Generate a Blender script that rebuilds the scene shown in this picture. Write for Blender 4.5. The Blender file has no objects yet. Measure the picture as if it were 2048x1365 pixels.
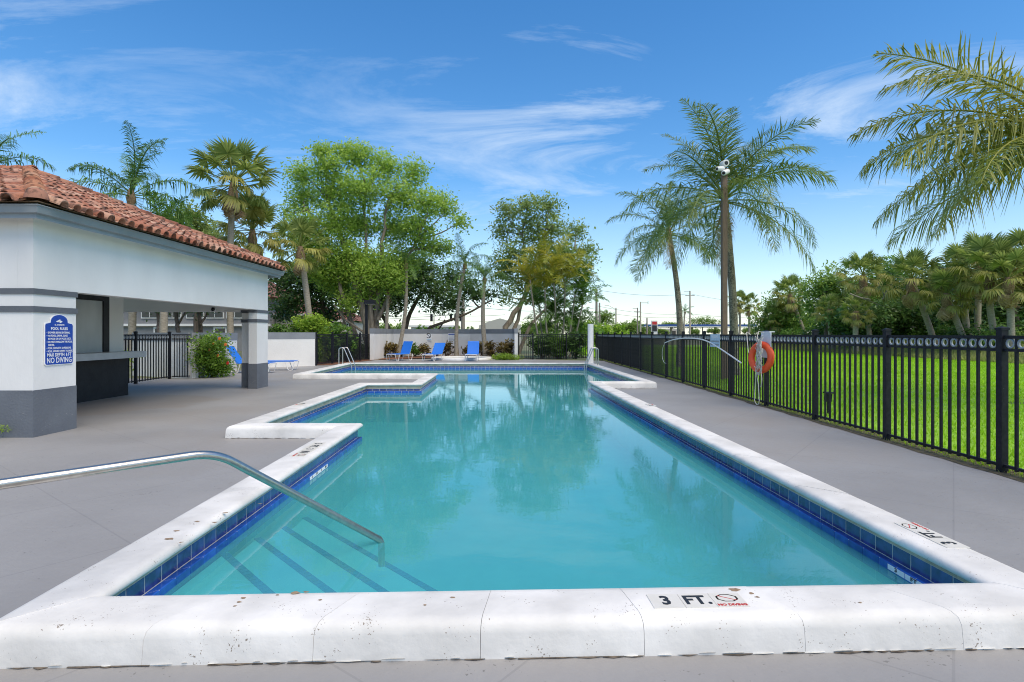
import bpy, bmesh, math, random
import numpy as np
from mathutils import Vector, Matrix

random.seed(7); np.random.seed(7)
R = math.radians
scene = bpy.context.scene
COL = scene.collection
# ------------------------------------------------------------------ camera, sky, sun, exposure
F, H, CX, CY = 1138.0, 1.46, 1018.0, 668.0     # focal length in photo pixels, eye height, vanishing point
cam_d = bpy.data.cameras.new('camera'); cam = bpy.data.objects.new('camera', cam_d); COL.objects.link(cam)
cam.location = (0, 0, H); cam.rotation_euler = (R(90), 0, 0)
cam_d.sensor_width = 36; cam_d.lens = F/2048*36
cam_d.shift_x = (1024-CX)/2048; cam_d.shift_y = -(682.5-CY)/2048
cam_d.clip_start = .05; cam_d.clip_end = 3000
scene.camera = cam
SUN_EL, SUN_AZ = R(60), R(138)       # azimuth from +Y towards +X
world = bpy.data.worlds.new('World'); scene.world = world; world.use_nodes = True
wn = world.node_tree.nodes; wl = world.node_tree.links; wn.clear()
def N(nodes, t, **kw):
    n = nodes.new(t)
    for k, v in kw.items(): setattr(n, k, v)
    return n
sky = N(wn, 'ShaderNodeTexSky', sky_type='NISHITA', sun_disc=False, sun_elevation=SUN_EL, sun_rotation=SUN_AZ,
        air_density=1.0, dust_density=0.25, ozone_density=2.0, altitude=0)
tc = N(wn, 'ShaderNodeTexCoord'); sep = N(wn, 'ShaderNodeSeparateXYZ'); wl.new(tc.outputs['Generated'], sep.inputs[0])
zc = N(wn, 'ShaderNodeMath', operation='MAXIMUM'); wl.new(sep.outputs[2], zc.inputs[0]); zc.inputs[1].default_value = .03
zd = N(wn, 'ShaderNodeMath', operation='ADD'); wl.new(zc.outputs[0], zd.inputs[0]); zd.inputs[1].default_value = .12
dx = N(wn, 'ShaderNodeMath', operation='DIVIDE'); wl.new(sep.outputs[0], dx.inputs[0]); wl.new(zd.outputs[0], dx.inputs[1])
dy = N(wn, 'ShaderNodeMath', operation='DIVIDE'); wl.new(sep.outputs[1], dy.inputs[0]); wl.new(zd.outputs[0], dy.inputs[1])
cmb = N(wn, 'ShaderNodeCombineXYZ'); wl.new(dx.outputs[0], cmb.inputs[0]); wl.new(dy.outputs[0], cmb.inputs[1])
mp = N(wn, 'ShaderNodeMapping'); wl.new(cmb.outputs[0], mp.inputs[0])
mp.inputs['Rotation'].default_value = (0, 0, R(38)); mp.inputs['Scale'].default_value = (.6, 1.7, 1); mp.inputs['Location'].default_value = (8.4, 4.1, 0)
n1 = N(wn, 'ShaderNodeTexNoise'); wl.new(mp.outputs[0], n1.inputs['Vector'])
n1.inputs['Scale'].default_value = .95; n1.inputs['Detail'].default_value = 11; n1.inputs['Roughness'].default_value = .66; n1.inputs['Distortion'].default_value = 1.1
n2 = N(wn, 'ShaderNodeTexNoise'); wl.new(cmb.outputs[0], n2.inputs['Vector'])
n2.inputs['Scale'].default_value = .45; n2.inputs['Detail'].default_value = 3
cr = N(wn, 'ShaderNodeValToRGB'); wl.new(n1.outputs[0], cr.inputs[0])
cr.color_ramp.elements[0].position = .495; cr.color_ramp.elements[1].position = .74
cr.color_ramp.elements[0].color = (0, 0, 0, 1); cr.color_ramp.elements[1].color = (1, 1, 1, 1)
cr2 = N(wn, 'ShaderNodeValToRGB'); wl.new(n2.outputs[0], cr2.inputs[0])
cr2.color_ramp.elements[0].position = .34; cr2.color_ramp.elements[1].position = .58
cm = N(wn, 'ShaderNodeMath', operation='MULTIPLY'); wl.new(cr.outputs[0], cm.inputs[0]); wl.new(cr2.outputs[0], cm.inputs[1])
cm2 = N(wn, 'ShaderNodeMath', operation='MULTIPLY'); wl.new(cm.outputs[0], cm2.inputs[0]); cm2.inputs[1].default_value = .85
# thin bright humid air low over the horizon all the way round
hz = N(wn, 'ShaderNodeMapRange'); wl.new(sep.outputs[2], hz.inputs[0])
hz.inputs[1].default_value = 0; hz.inputs[2].default_value = .26; hz.inputs[3].default_value = .46; hz.inputs[4].default_value = 0
mx0 = N(wn, 'ShaderNodeMath', operation='MAXIMUM'); wl.new(cm2.outputs[0], mx0.inputs[0]); wl.new(hz.outputs[0], mx0.inputs[1])
hsv = N(wn, 'ShaderNodeHueSaturation'); wl.new(sky.outputs[0], hsv.inputs['Color']); hsv.inputs['Saturation'].default_value = 1.33; hsv.inputs['Value'].default_value = 1.22
mixc = N(wn, 'ShaderNodeMix', data_type='RGBA'); wl.new(mx0.outputs[0], mixc.inputs[0])
wl.new(hsv.outputs[0], mixc.inputs[6]); mixc.inputs[7].default_value = (5.2, 6.0, 6.9, 1)
bg = N(wn, 'ShaderNodeBackground'); wl.new(mixc.outputs[2], bg.inputs[0]); bg.inputs[1].default_value = .110
wo = N(wn, 'ShaderNodeOutputWorld'); wl.new(bg.outputs[0], wo.inputs[0])
sun_d = bpy.data.lights.new('sun', 'SUN'); sun = bpy.data.objects.new('sun', sun_d); COL.objects.link(sun)
sun_d.energy = 2.6; sun_d.angle = R(60); sun_d.color = (1, .85, .63)
sv = Vector((math.sin(SUN_AZ)*math.cos(SUN_EL), math.cos(SUN_AZ)*math.cos(SUN_EL), math.sin(SUN_EL)))
sun.rotation_euler = sv.to_track_quat('Z', 'Y').to_euler()
vs = scene.view_settings; vs.view_transform = 'Standard'; vs.look = 'None'; vs.exposure = .55; vs.gamma = 1; vs.use_curve_mapping = False
scene.cycles.use_denoising = True; scene.cycles.filter_width = 1.05
scene.cycles.max_bounces = 8; scene.cycles.transparent_max_bounces = 12

# ------------------------------------------------------------------ helpers
def gp(px, py, z=0.0):
    """photo pixel -> point on the level plane at height z"""
    Y = F*(H-z)/(py-CY); return Vector(((px-CX)*Y/F, Y, z))
def at(px, py, Y):
    """photo pixel -> point at distance Y"""
    return Vector(((px-CX)*Y/F, Y, H-(py-CY)*Y/F))
def tag(o, label=None, cat=None, group=None, kind=None):
    if label: o['label'] = label
    if cat: o['category'] = cat
    if group: o['group'] = group
    if kind: o['kind'] = kind
    return o
def empty(name, loc, label=None, cat=None, group=None, rz=0):
    o = bpy.data.objects.new(name, None); COL.objects.link(o); o.location = loc; o.rotation_euler = (0, 0, rz)
    o.empty_display_size = .1
    return tag(o, label, cat, group)
def basis(o):
    return Matrix.LocRotScale(o.location, o.rotation_euler, o.scale)
def wmat(o):
    m = basis(o)
    return wmat(o.parent) @ m if o.parent else m
def link(name, me, parent=None, loc=None, rot=None, scl=None):
    o = bpy.data.objects.new(name, me); COL.objects.link(o)
    if parent: o.parent = parent
    if loc is not None: o.location = loc
    if rot is not None: o.rotation_euler = rot
    if scl is not None: o.scale = (scl, scl, scl) if isinstance(scl, (int, float)) else scl
    return o
def copy_tree(o, parent=None):
    c = o.copy(); COL.objects.link(c); c.parent = parent
    for ch in [x for x in bpy.data.objects if x.parent == o and x != c]: copy_tree(ch, c)
    return c
class MB:
    def __init__(s): s.v = []; s.f = []; s.sm = []
    def add(s, vs_, fs, smooth=False):
        b = len(s.v); s.v += [tuple(p) for p in vs_]; s.f += [tuple(i+b for i in f) for f in fs]; s.sm += [smooth]*len(fs); return s
    def box(s, x0, x1, y0, y1, z0, z1):
        v = [(x, y, z) for x in (x0, x1) for y in (y0, y1) for z in (z0, z1)]
        return s.add(v, [(0,1,3,2), (4,6,7,5), (0,4,5,1), (2,3,7,6), (0,2,6,4), (1,5,7,3)])
    def obox(s, c, ax, ay, az):
        """box with centre c and half axes"""
        c, ax, ay, az = map(Vector, (c, ax, ay, az))
        v = [c+ax*i+ay*j+az*k for i in (-1, 1) for j in (-1, 1) for k in (-1, 1)]
        return s.add(v, [(0,1,3,2), (4,6,7,5), (0,4,5,1), (2,3,7,6), (0,2,6,4), (1,5,7,3)])
    def tube(s, pts, r, n=8, cap=True):
        pts = [Vector(p) for p in pts]; rs = r if isinstance(r, (list, tuple)) else [r]*len(pts)
        ring = []; up = None
        for i, p in enumerate(pts):
            d = (pts[min(i+1, len(pts)-1)]-pts[max(i-1, 0)])
            d = d.normalized() if d.length > 1e-9 else Vector((0, 0, 1))
            if up is None: up = Vector((1, 0, 0)) if abs(d.x) < .8 else Vector((0, 1, 0))
            a = (up-d*up.dot(d)); a = a.normalized() if a.length > 1e-6 else d.orthogonal().normalized(); b = d.cross(a); up = a
            ring.append([p+(a*math.cos(2*math.pi*k/n)+b*math.sin(2*math.pi*k/n))*rs[i] for k in range(n)])
        v = [q for rg in ring for q in rg]; f = []
        for i in range(len(pts)-1):
            for k in range(n): f.append((i*n+k, i*n+(k+1) % n, (i+1)*n+(k+1) % n, (i+1)*n+k))
        s.add(v, f, True)
        if cap: s.add(ring[0], [tuple(range(n))[::-1]]); s.add(ring[-1], [tuple(range(n))])
        return s
    def lathe(s, prof, n=16, c=(0, 0, 0), axis='z'):
        v = []; f = []
        for r, z in prof:
            for k in range(n):
                a = 2*math.pi*k/n; p = (r*math.cos(a), r*math.sin(a), z)
                if axis == 'y': p = (p[0], p[2], p[1])
                if axis == 'x': p = (p[2], p[0], p[1])
                v.append((p[0]+c[0], p[1]+c[1], p[2]+c[2]))
        for i in range(len(prof)-1):
            for k in range(n): f.append((i*n+k, i*n+(k+1) % n, (i+1)*n+(k+1) % n, (i+1)*n+k))
        return s.add(v, f, True)
    def prism(s, poly, fn, d0, d1):
        """2-D polygon extruded: fn(u, v, d) -> point"""
        n = len(poly); v = [fn(u, w, d0) for u, w in poly]+[fn(u, w, d1) for u, w in poly]
        return s.add(v, [tuple(range(n))[::-1], tuple(range(n, 2*n))]+[(i, (i+1) % n, n+(i+1) % n, n+i) for i in range(n)])
    def mesh(s, name, mat=None):
        me = bpy.data.meshes.new(name); me.from_pydata(s.v, [], s.f)
        me.polygons.foreach_set('use_smooth', s.sm); me.update()
        bm = bmesh.new(); bm.from_mesh(me); bmesh.ops.recalc_face_normals(bm, faces=bm.faces); bm.to_mesh(me); bm.free()
        if mat: me.materials.append(mat)
        return me
    def build(s, name, mat, parent=None, world=True):
        me = s.mesh(name, mat)
        if parent and world: me.transform(wmat(parent).inverted())
        return link(name, me, parent)
def np_mesh(name, V, Fa, mat, attr=None, smooth=False):
    """V (n,3) array, Fa (m,k) array of equal polygons, attr per face float"""
    me = bpy.data.meshes.new(name); V = np.asarray(V, np.float32); Fa = np.asarray(Fa, np.int32)
    m, k = Fa.shape
    me.vertices.add(len(V)); me.vertices.foreach_set('co', V.ravel())
    me.loops.add(m*k); me.loops.foreach_set('vertex_index', Fa.ravel())
    me.polygons.add(m); me.polygons.foreach_set('loop_start', np.arange(m, dtype=np.int32)*k)
    me.polygons.foreach_set('loop_total', np.full(m, k, np.int32))
    if smooth: me.polygons.foreach_set('use_smooth', np.ones(m, bool))
    me.update(calc_edges=True)
    if attr is not None:
        a = me.attributes.new('var', 'FLOAT', 'FACE'); a.data.foreach_set('value', np.asarray(attr, np.float32))
    me.materials.append(mat); return me
def text_mesh(body, size, mat, align='CENTER', ext=.0006, sx=1.0, bold=0.0):
    cu = bpy.data.curves.new('lettering', 'FONT'); cu.body = body; cu.size = size; cu.align_x = align; cu.align_y = 'CENTER'
    cu.extrude = ext; cu.offset = bold; cu.resolution_u = 2
    ob = bpy.data.objects.new('lettering', cu); COL.objects.link(ob)
    dg = bpy.context.evaluated_depsgraph_get(); dg.update()
    me = bpy.data.meshes.new_from_object(ob.evaluated_get(dg)); bpy.data.objects.remove(ob); bpy.data.curves.remove(cu)
    me.name = 'lettering'; me.materials.clear(); me.materials.append(mat)
    if sx != 1: me.transform(Matrix.Diagonal((sx, 1, 1, 1)))
    return me
def place_flat(me, name, parent, o, u, v, x, y, lift):
    """lay a flat mesh (xy) in the plane with origin o, axes u, v at (x, y)"""
    u, v = Vector(u).normalized(), Vector(v).normalized(); n = u.cross(v); p = Vector(o)+u*x+v*y+n*lift
    M = Matrix(((u.x, v.x, n.x, p.x), (u.y, v.y, n.y, p.y), (u.z, v.z, n.z, p.z), (0, 0, 0, 1)))
    me.transform(M)
    if parent: me.transform(wmat(parent).inverted())
    return link(name, me, parent)

# ------------------------------------------------------------------ materials
MATS = {}
def mat(name, c1, c2=None, scale=6, rough=.6, bump=0.0, bscale=40, metal=0.0, spec=.5, rnd=0.0, lo=.35, hi=.65, detail=6, coat=0, stretch=None, speck=None, attr=False, transl=0.0):
    if name in MATS: return MATS[name]
    m = bpy.data.materials.new(name); m.use_nodes = True; nt = m.node_tree; nd = nt.nodes; lk = nt.links
    b = nd['Principled BSDF']; b.inputs['Roughness'].default_value = rough; b.inputs['Metallic'].default_value = metal
    b.inputs['Specular IOR Level'].default_value = spec; b.inputs['Coat Weight'].default_value = coat
    t = N(nd, 'ShaderNodeTexCoord'); vec = t.outputs['Object']
    if stretch:
        q = N(nd, 'ShaderNodeMapping'); lk.new(vec, q.inputs[0]); q.inputs['Scale'].default_value = stretch; vec = q.outputs[0]
    c2 = c2 or c1
    ns = N(nd, 'ShaderNodeTexNoise'); lk.new(vec, ns.inputs['Vector']); ns.inputs['Scale'].default_value = scale; ns.inputs['Detail'].default_value = detail
    mr = N(nd, 'ShaderNodeMapRange'); mr.inputs[1].default_value = lo; mr.inputs[2].default_value = hi
    if attr:
        at_ = N(nd, 'ShaderNodeAttribute', attribute_name='var'); lk.new(at_.outputs['Fac'], mr.inputs[0]); mr.inputs[1].default_value = 0; mr.inputs[2].default_value = 1
    else: lk.new(ns.outputs[0], mr.inputs[0])
    mx = N(nd, 'ShaderNodeMix', data_type='RGBA'); lk.new(mr.outputs[0], mx.inputs[0])
    mx.inputs[6].default_value = (*c1, 1); mx.inputs[7].default_value = (*c2, 1); out = mx.outputs[2]
    if speck:                                   # dark pits / chips: (colour, scale, threshold)
        sc = N(nd, 'ShaderNodeTexNoise'); lk.new(t.outputs['Object'], sc.inputs['Vector']); sc.inputs['Scale'].default_value = speck[1]; sc.inputs['Detail'].default_value = 2
        sc2 = N(nd, 'ShaderNodeTexNoise'); lk.new(t.outputs['Object'], sc2.inputs['Vector']); sc2.inputs['Scale'].default_value = speck[1]*.09; sc2.inputs['Detail'].default_value = 2
        ad = N(nd, 'ShaderNodeMath', operation='MULTIPLY_ADD'); lk.new(sc2.outputs[0], ad.inputs[0]); ad.inputs[1].default_value = .55; lk.new(sc.outputs[0], ad.inputs[2])
        m2 = N(nd, 'ShaderNodeMapRange'); lk.new(ad.outputs[0], m2.inputs[0]); m2.inputs[1].default_value = speck[2]; m2.inputs[2].default_value = speck[2]+.04
        mx2 = N(nd, 'ShaderNodeMix', data_type='RGBA'); lk.new(m2.outputs[0], mx2.inputs[0]); lk.new(out, mx2.inputs[6]); mx2.inputs[7].default_value = (*speck[0], 1); out = mx2.outputs[2]
    if rnd:
        oi = N(nd, 'ShaderNodeObjectInfo'); m3 = N(nd, 'ShaderNodeMapRange'); lk.new(oi.outputs['Random'], m3.inputs[0])
        m3.inputs[3].default_value = 1-rnd; m3.inputs[4].default_value = 1+rnd
        hs = N(nd, 'ShaderNodeHueSaturation'); lk.new(m3.outputs[0], hs.inputs['Value']); lk.new(out, hs.inputs['Color']); out = hs.outputs[0]
    lk.new(out, b.inputs['Base Color'])
    if bump:
        bn = N(nd, 'ShaderNodeTexNoise'); lk.new(vec, bn.inputs['Vector']); bn.inputs['Scale'].default_value = bscale; bn.inputs['Detail'].default_value = 5
        bp = N(nd, 'ShaderNodeBump'); bp.inputs['Strength'].default_value = bump; bp.inputs['Distance'].default_value = .02
        lk.new(bn.outputs[0], bp.inputs['Height']); lk.new(bp.outputs[0], b.inputs['Normal'])
    if transl:
        tr = N(nd, 'ShaderNodeBsdfTranslucent'); lk.new(out, tr.inputs[0]); ms = N(nd, 'ShaderNodeMixShader'); ms.inputs[0].default_value = transl
        lk.new(b.outputs[0], ms.inputs[1]); lk.new(tr.outputs[0], ms.inputs[2]); lk.new(ms.outputs[0], nd['Material Output'].inputs[0])
    MATS[name] = m; return m
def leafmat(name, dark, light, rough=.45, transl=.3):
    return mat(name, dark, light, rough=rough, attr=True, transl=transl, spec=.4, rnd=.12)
curb_m = mat('curb_paint', (.59, .575, .545), (.77, .75, .715), 2.6, .65, .22, 14, speck=((.24, .20, .16), 95, 1.005))
beige_m = mat('raw_coping', (.40, .34, .24), (.56, .50, .38), 5, .8, .4, 50)
grout_m = mat('grout', (.72, .70, .64), (.60, .57, .50), 8, .8)
tile_m = mat('indigo_tile', (.018, .030, .13), (.045, .068, .26), 14, .12, rnd=.25, spec=.6, coat=.3)
ledge_m = mat('cobalt_tile', (.008, .06, .31), (.022, .10, .45), 14, .12, rnd=.2, coat=.3)
shell_m = mat('plaster', (.30, .62, .66), (.36, .68, .71), 3, .7)
step_m = mat('step_plaster', (.50, .78, .80), (.55, .82, .83), 3, .7)
stepline_m = mat('step_tile', (.02, .13, .36), (.04, .18, .45), 20, .3, rnd=.15)
steel_m = mat('stainless_steel', (.47, .44, .40), (.56, .53, .485), 30, .30, .0, metal=1)
galv_m = mat('ladder_steel', (.66, .63, .58), (.72, .69, .64), 30, .3, metal=1)
wall_m = mat('stucco_white', (.74, .725, .695), (.81, .795, .765), 1.1, .85, .20, 11, stretch=(1, 1, .6))
wall2_m = mat('stucco_pale', (.70, .685, .655), (.77, .755, .725), 1.3, .85, .35, 30)
band_m = mat('paint_dark_grey', (.105, .115, .13), (.13, .14, .155), 3, .7, .3, 40)
base_m = mat('paint_slate', (.12, .13, .15), (.15, .165, .185), 2, .65, .3, 30, speck=((.3, .3, .3), 60, 1.02))
cap_m = mat('paint_mid_grey', (.20, .215, .235), (.24, .255, .275), 2, .7, .2, 30)
fascia_m = mat('gutter_grey', (.25, .28, .30), (.29, .32, .34), 1.5, .4)
black_m = mat('black_paint', (.010, .010, .012), (.020, .020, .022), 6, .55, .2, 40)
counter_m = mat('counter_top', (.50, .50, .49), (.58, .58, .57), 5, .5)
panel_m = mat('shutter_panel', (.46, .48, .48), (.55, .57, .57), 2.5, .4, stretch=(1, 1, .4))
iron_m = mat('black_iron', (.009, .010, .014), (.018, .019, .025), 20, .5, spec=.22, rnd=.15, speck=((.35, .35, .35), 90, 1.08))
ring_m = mat('fence_ring', (.26, .28, .30), (.36, .38, .40), 30, .45)
white_m = mat('white_enamel', (.78, .78, .77), (.82, .82, .81), 4, .35)
whitepost_m = mat('white_post', (.70, .70, .69), (.76, .76, .75), 4, .6, .2)
blue_m = mat('blue_sling', (.012, .155, .62), (.02, .19, .70), 60, .6)
ringbuoy_m = mat('orange_buoy', (.80, .085, .02), (.86, .12, .03), 6, .45)
rope_m = mat('white_rope', (.72, .69, .62), (.60, .56, .48), 60, .8)
signblue_m = mat('sign_blue', (.012, .055, .34), (.015, .065, .38), 8, .3)
print_w = mat('white_print', (.84, .84, .84), rough=.5)
print_k = mat('black_print', (.02, .02, .022), rough=.5)
print_r = mat('red_print', (.50, .025, .02), rough=.5)
marker_m = mat('marker_tile', (.66, .63, .56), (.72, .69, .63), 8, .35)
board_m = mat('white_board', (.68, .70, .72), (.74, .76, .78), 6, .5)
signpale_m = mat('sign_pale_blue', (.42, .58, .70), (.60, .72, .80), 9, .5)
cam_m = mat('camera_shell', (.75, .75, .74), rough=.4)
lens_m = mat('camera_lens', (.01, .01, .012), rough=.1)
woodpole_m = mat('wood_pole', (.16, .105, .075), (.24, .165, .12), 8, .8, .4, 30, stretch=(8, 8, .6))
utility_m = mat('utility_pole', (.20, .17, .145), (.28, .245, .21), 4, .85, stretch=(6, 6, .4))
concpole_m = mat('concrete_pole', (.40, .35, .27), (.46, .41, .33), 3, .8)
wire_m = mat('wire', (.03, .03, .035), rough=.6)
trunk_m = mat('ficus_bark', (.17, .135, .10), (.30, .25, .19), 5, .9, .8, 14, stretch=(3, 3, .5))
darktrunk_m = mat('dark_bark', (.07, .055, .042), (.14, .11, .085), 5, .9, .8, 14, stretch=(3, 3, .5))
palmtrunk_m = mat('palm_bark', (.24, .205, .155), (.38, .335, .26), 7, .9, .6, 18, stretch=(1, 1, 5))
cocotrunk_m = mat('coconut_bark', (.15, .125, .095), (.33, .29, .23), 12, .9, .9, 22, stretch=(1, 1, 3), speck=((.05, .04, .03), 30, .86))
boot_m = mat('palm_boots', (.16, .10, .055), (.30, .20, .11), 14, .9, .9, 22)
mulch_m = mat('mulch', (.10, .04, .022), (.25, .11, .06), 22, .95, 1, 45)
fig_l = leafmat('ficus_leaf', (.17, .31, .04), (.58, .74, .15), transl=.55)
fig2_l = leafmat('sparse_leaf', (.14, .22, .05), (.44, .54, .16), transl=.45)
dark_l = leafmat('dark_leaf', (.03, .08, .024), (.18, .31, .08), .3, .35)
bush_l = leafmat('bush_leaf', (.04, .11, .018), (.20, .36, .055), transl=.4)
wood_l = leafmat('woodland_leaf', (.08, .17, .03), (.40, .54, .11), transl=.45)
lime_l = leafmat('lime_leaf', (.14, .28, .02), (.44, .60, .07), transl=.4)
croton_l = leafmat('croton_leaf', (.05, .035, .02), (.30, .22, .05), .4)
coco_l = leafmat('coconut_leaf', (.08, .15, .035), (.34, .42, .11), .35, .42)
near_l = leafmat('near_coconut_leaf', (.12, .16, .03), (.48, .47, .10), .35, .42)
queen_l = leafmat('queen_leaf', (.06, .15, .03), (.23, .38, .09), .4, .35)
sabal_l = leafmat('sabal_leaf', (.11, .18, .035), (.50, .57, .17), .4, .45)
sabaly_l = leafmat('sabal_yellow_leaf', (.24, .25, .05), (.56, .52, .16), .45, .4)
areca_l = leafmat('areca_leaf', (.18, .24, .03), (.54, .47, .05), .4, .4)
dead_l = leafmat('dead_leaf', (.34, .23, .13), (.62, .48, .32), .8, .25)
clay_m = None
def clay():
    m = bpy.data.materials.new('clay_tile'); m.use_nodes = True; nd = m.node_tree.nodes; lk = m.node_tree.links; b = nd['Principled BSDF']; b.inputs['Roughness'].default_value = .85
    oi = N(nd, 'ShaderNodeObjectInfo'); cr_ = N(nd, 'ShaderNodeValToRGB'); lk.new(oi.outputs['Random'], cr_.inputs[0])
    e = cr_.color_ramp.elements; e[0].position = 0; e[0].color = (.30, .105, .06, 1); e[1].position = 1; e[1].color = (.40, .20, .13, 1)
    for p, c in ((.3, (.36, .145, .085, 1)), (.5, (.50, .31, .22, 1)), (.7, (.25, .085, .05, 1)), (.85, (.43, .20, .12, 1))): q = e.new(p); q.color = c
    t = N(nd, 'ShaderNodeTexCoord'); ad = N(nd, 'ShaderNodeVectorMath', operation='ADD'); lk.new(t.outputs['Object'], ad.inputs[0]); lk.new(oi.outputs['Location'], ad.inputs[1])
    ns = N(nd, 'ShaderNodeTexNoise'); lk.new(ad.outputs[0], ns.inputs['Vector']); ns.inputs['Scale'].default_value = 9; ns.inputs['Detail'].default_value = 6
    mr = N(nd, 'ShaderNodeMapRange'); lk.new(ns.outputs[0], mr.inputs[0]); mr.inputs[1].default_value = .49; mr.inputs[2].default_value = .64
    mx = N(nd, 'ShaderNodeMix', data_type='RGBA'); lk.new(mr.outputs[0], mx.inputs[0]); lk.new(cr_.outputs[0], mx.inputs[6]); mx.inputs[7].default_value = (.085, .045, .032, 1)
    lk.new(mx.outputs[2], b.inputs['Base Color'])
    bp = N(nd, 'ShaderNodeBump'); bp.inputs['Strength'].default_value = .5; bp.inputs['Distance'].default_value = .01; lk.new(ns.outputs[0], bp.inputs['Height']); lk.new(bp.outputs[0], b.inputs['Normal'])
    return m
clay_m = clay()
def deck_mat():
    m = mat('deck_paint', (.25, .245, .242), (.315, .308, .304), .7, .55, .25, 14, lo=.3, hi=.7, detail=9, speck=((.17, .165, .16), 42, 1.0))
    nd = m.node_tree.nodes; lk = m.node_tree.links; b = nd['Principled BSDF']; src = b.inputs['Base Color'].links[0].from_socket
    t = N(nd, 'ShaderNodeTexCoord')
    # brown wash of rust and leaf tannin in broad uneven patches
    n_ = N(nd, 'ShaderNodeTexNoise'); lk.new(t.outputs['Object'], n_.inputs['Vector']); n_.inputs['Scale'].default_value = .33; n_.inputs['Detail'].default_value = 5
    r_ = N(nd, 'ShaderNodeMapRange'); lk.new(n_.outputs[0], r_.inputs[0]); r_.inputs[1].default_value = .50; r_.inputs[2].default_value = .64; r_.inputs[4].default_value = .6
    mx = N(nd, 'ShaderNodeMix', data_type='RGBA'); lk.new(r_.outputs[0], mx.inputs[0]); lk.new(src, mx.inputs[6]); mx.inputs[7].default_value = (.29, .265, .24, 1)
    # old tan spill stain under the porch edge
    vd = N(nd, 'ShaderNodeVectorMath', operation='MULTIPLY_ADD'); lk.new(t.outputs['Object'], vd.inputs[0]); vd.inputs[1].default_value = (.55, .42, 0); vd.inputs[2].default_value = (4.35, -5.0, 0)
    ln = N(nd, 'ShaderNodeVectorMath', operation='LENGTH'); lk.new(vd.outputs[0], ln.inputs[0]); nz = N(nd, 'ShaderNodeTexNoise'); lk.new(t.outputs['Object'], nz.inputs['Vector']); nz.inputs['Scale'].default_value = .9; nz.inputs['Detail'].default_value = 4
    sm_ = N(nd, 'ShaderNodeMath', operation='MULTIPLY_ADD'); lk.new(nz.outputs[0], sm_.inputs[0]); sm_.inputs[1].default_value = 1.1; lk.new(ln.outputs['Value'], sm_.inputs[2])
    sr = N(nd, 'ShaderNodeMapRange'); lk.new(sm_.outputs[0], sr.inputs[0]); sr.inputs[1].default_value = 1.22; sr.inputs[2].default_value = 1.34; sr.inputs[3].default_value = .55; sr.inputs[4].default_value = 0
    mxs = N(nd, 'ShaderNodeMix', data_type='RGBA'); lk.new(sr.outputs[0], mxs.inputs[0]); lk.new(mx.outputs[2], mxs.inputs[6]); mxs.inputs[7].default_value = (.27, .235, .20, 1); mx = mxs
    # scored joints running diagonally across the slab
    mp_ = N(nd, 'ShaderNodeMapping'); lk.new(t.outputs['Object'], mp_.inputs[0]); mp_.inputs['Rotation'].default_value = (0, 0, R(38))
    sp = N(nd, 'ShaderNodeSeparateXYZ'); lk.new(mp_.outputs[0], sp.inputs[0]); prev = None
    for k in (0, 1):
        a = N(nd, 'ShaderNodeMath', operation='PINGPONG'); lk.new(sp.outputs[k], a.inputs[0]); a.inputs[1].default_value = .75
        l = N(nd, 'ShaderNodeMath', operation='LESS_THAN'); lk.new(a.outputs[0], l.inputs[0]); l.inputs[1].default_value = .006
        if prev: q = N(nd, 'ShaderNodeMath', operation='MAXIMUM'); lk.new(prev.outputs[0], q.inputs[0]); lk.new(l.outputs[0], q.inputs[1]); prev = q
        else: prev = l
    k_ = N(nd, 'ShaderNodeMath', operation='MULTIPLY'); lk.new(prev.outputs[0], k_.inputs[0]); k_.inputs[1].default_value = .22
    m2 = N(nd, 'ShaderNodeMix', data_type='RGBA'); lk.new(k_.outputs[0], m2.inputs[0]); lk.new(mx.outputs[2], m2.inputs[6]); m2.inputs[7].default_value = (.12, .12, .125, 1)
    lk.new(m2.outputs[2], b.inputs['Base Color']); return m
deck_m = deck_mat()
lawn_m = mat('lawn_soil', (.17, .35, .015), (.25, .48, .025), 2.5, .9, .6, 30)
earth_m = mat('far_ground', (.10, .13, .05), (.20, .20, .11), .12, .95)
grass_l = leafmat('grass_blade', (.24, .44, .012), (.50, .76, .04), .6, .5)
rough_l = leafmat('rough_grass', (.20, .26, .045), (.46, .46, .16), .7, .4)
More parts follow.
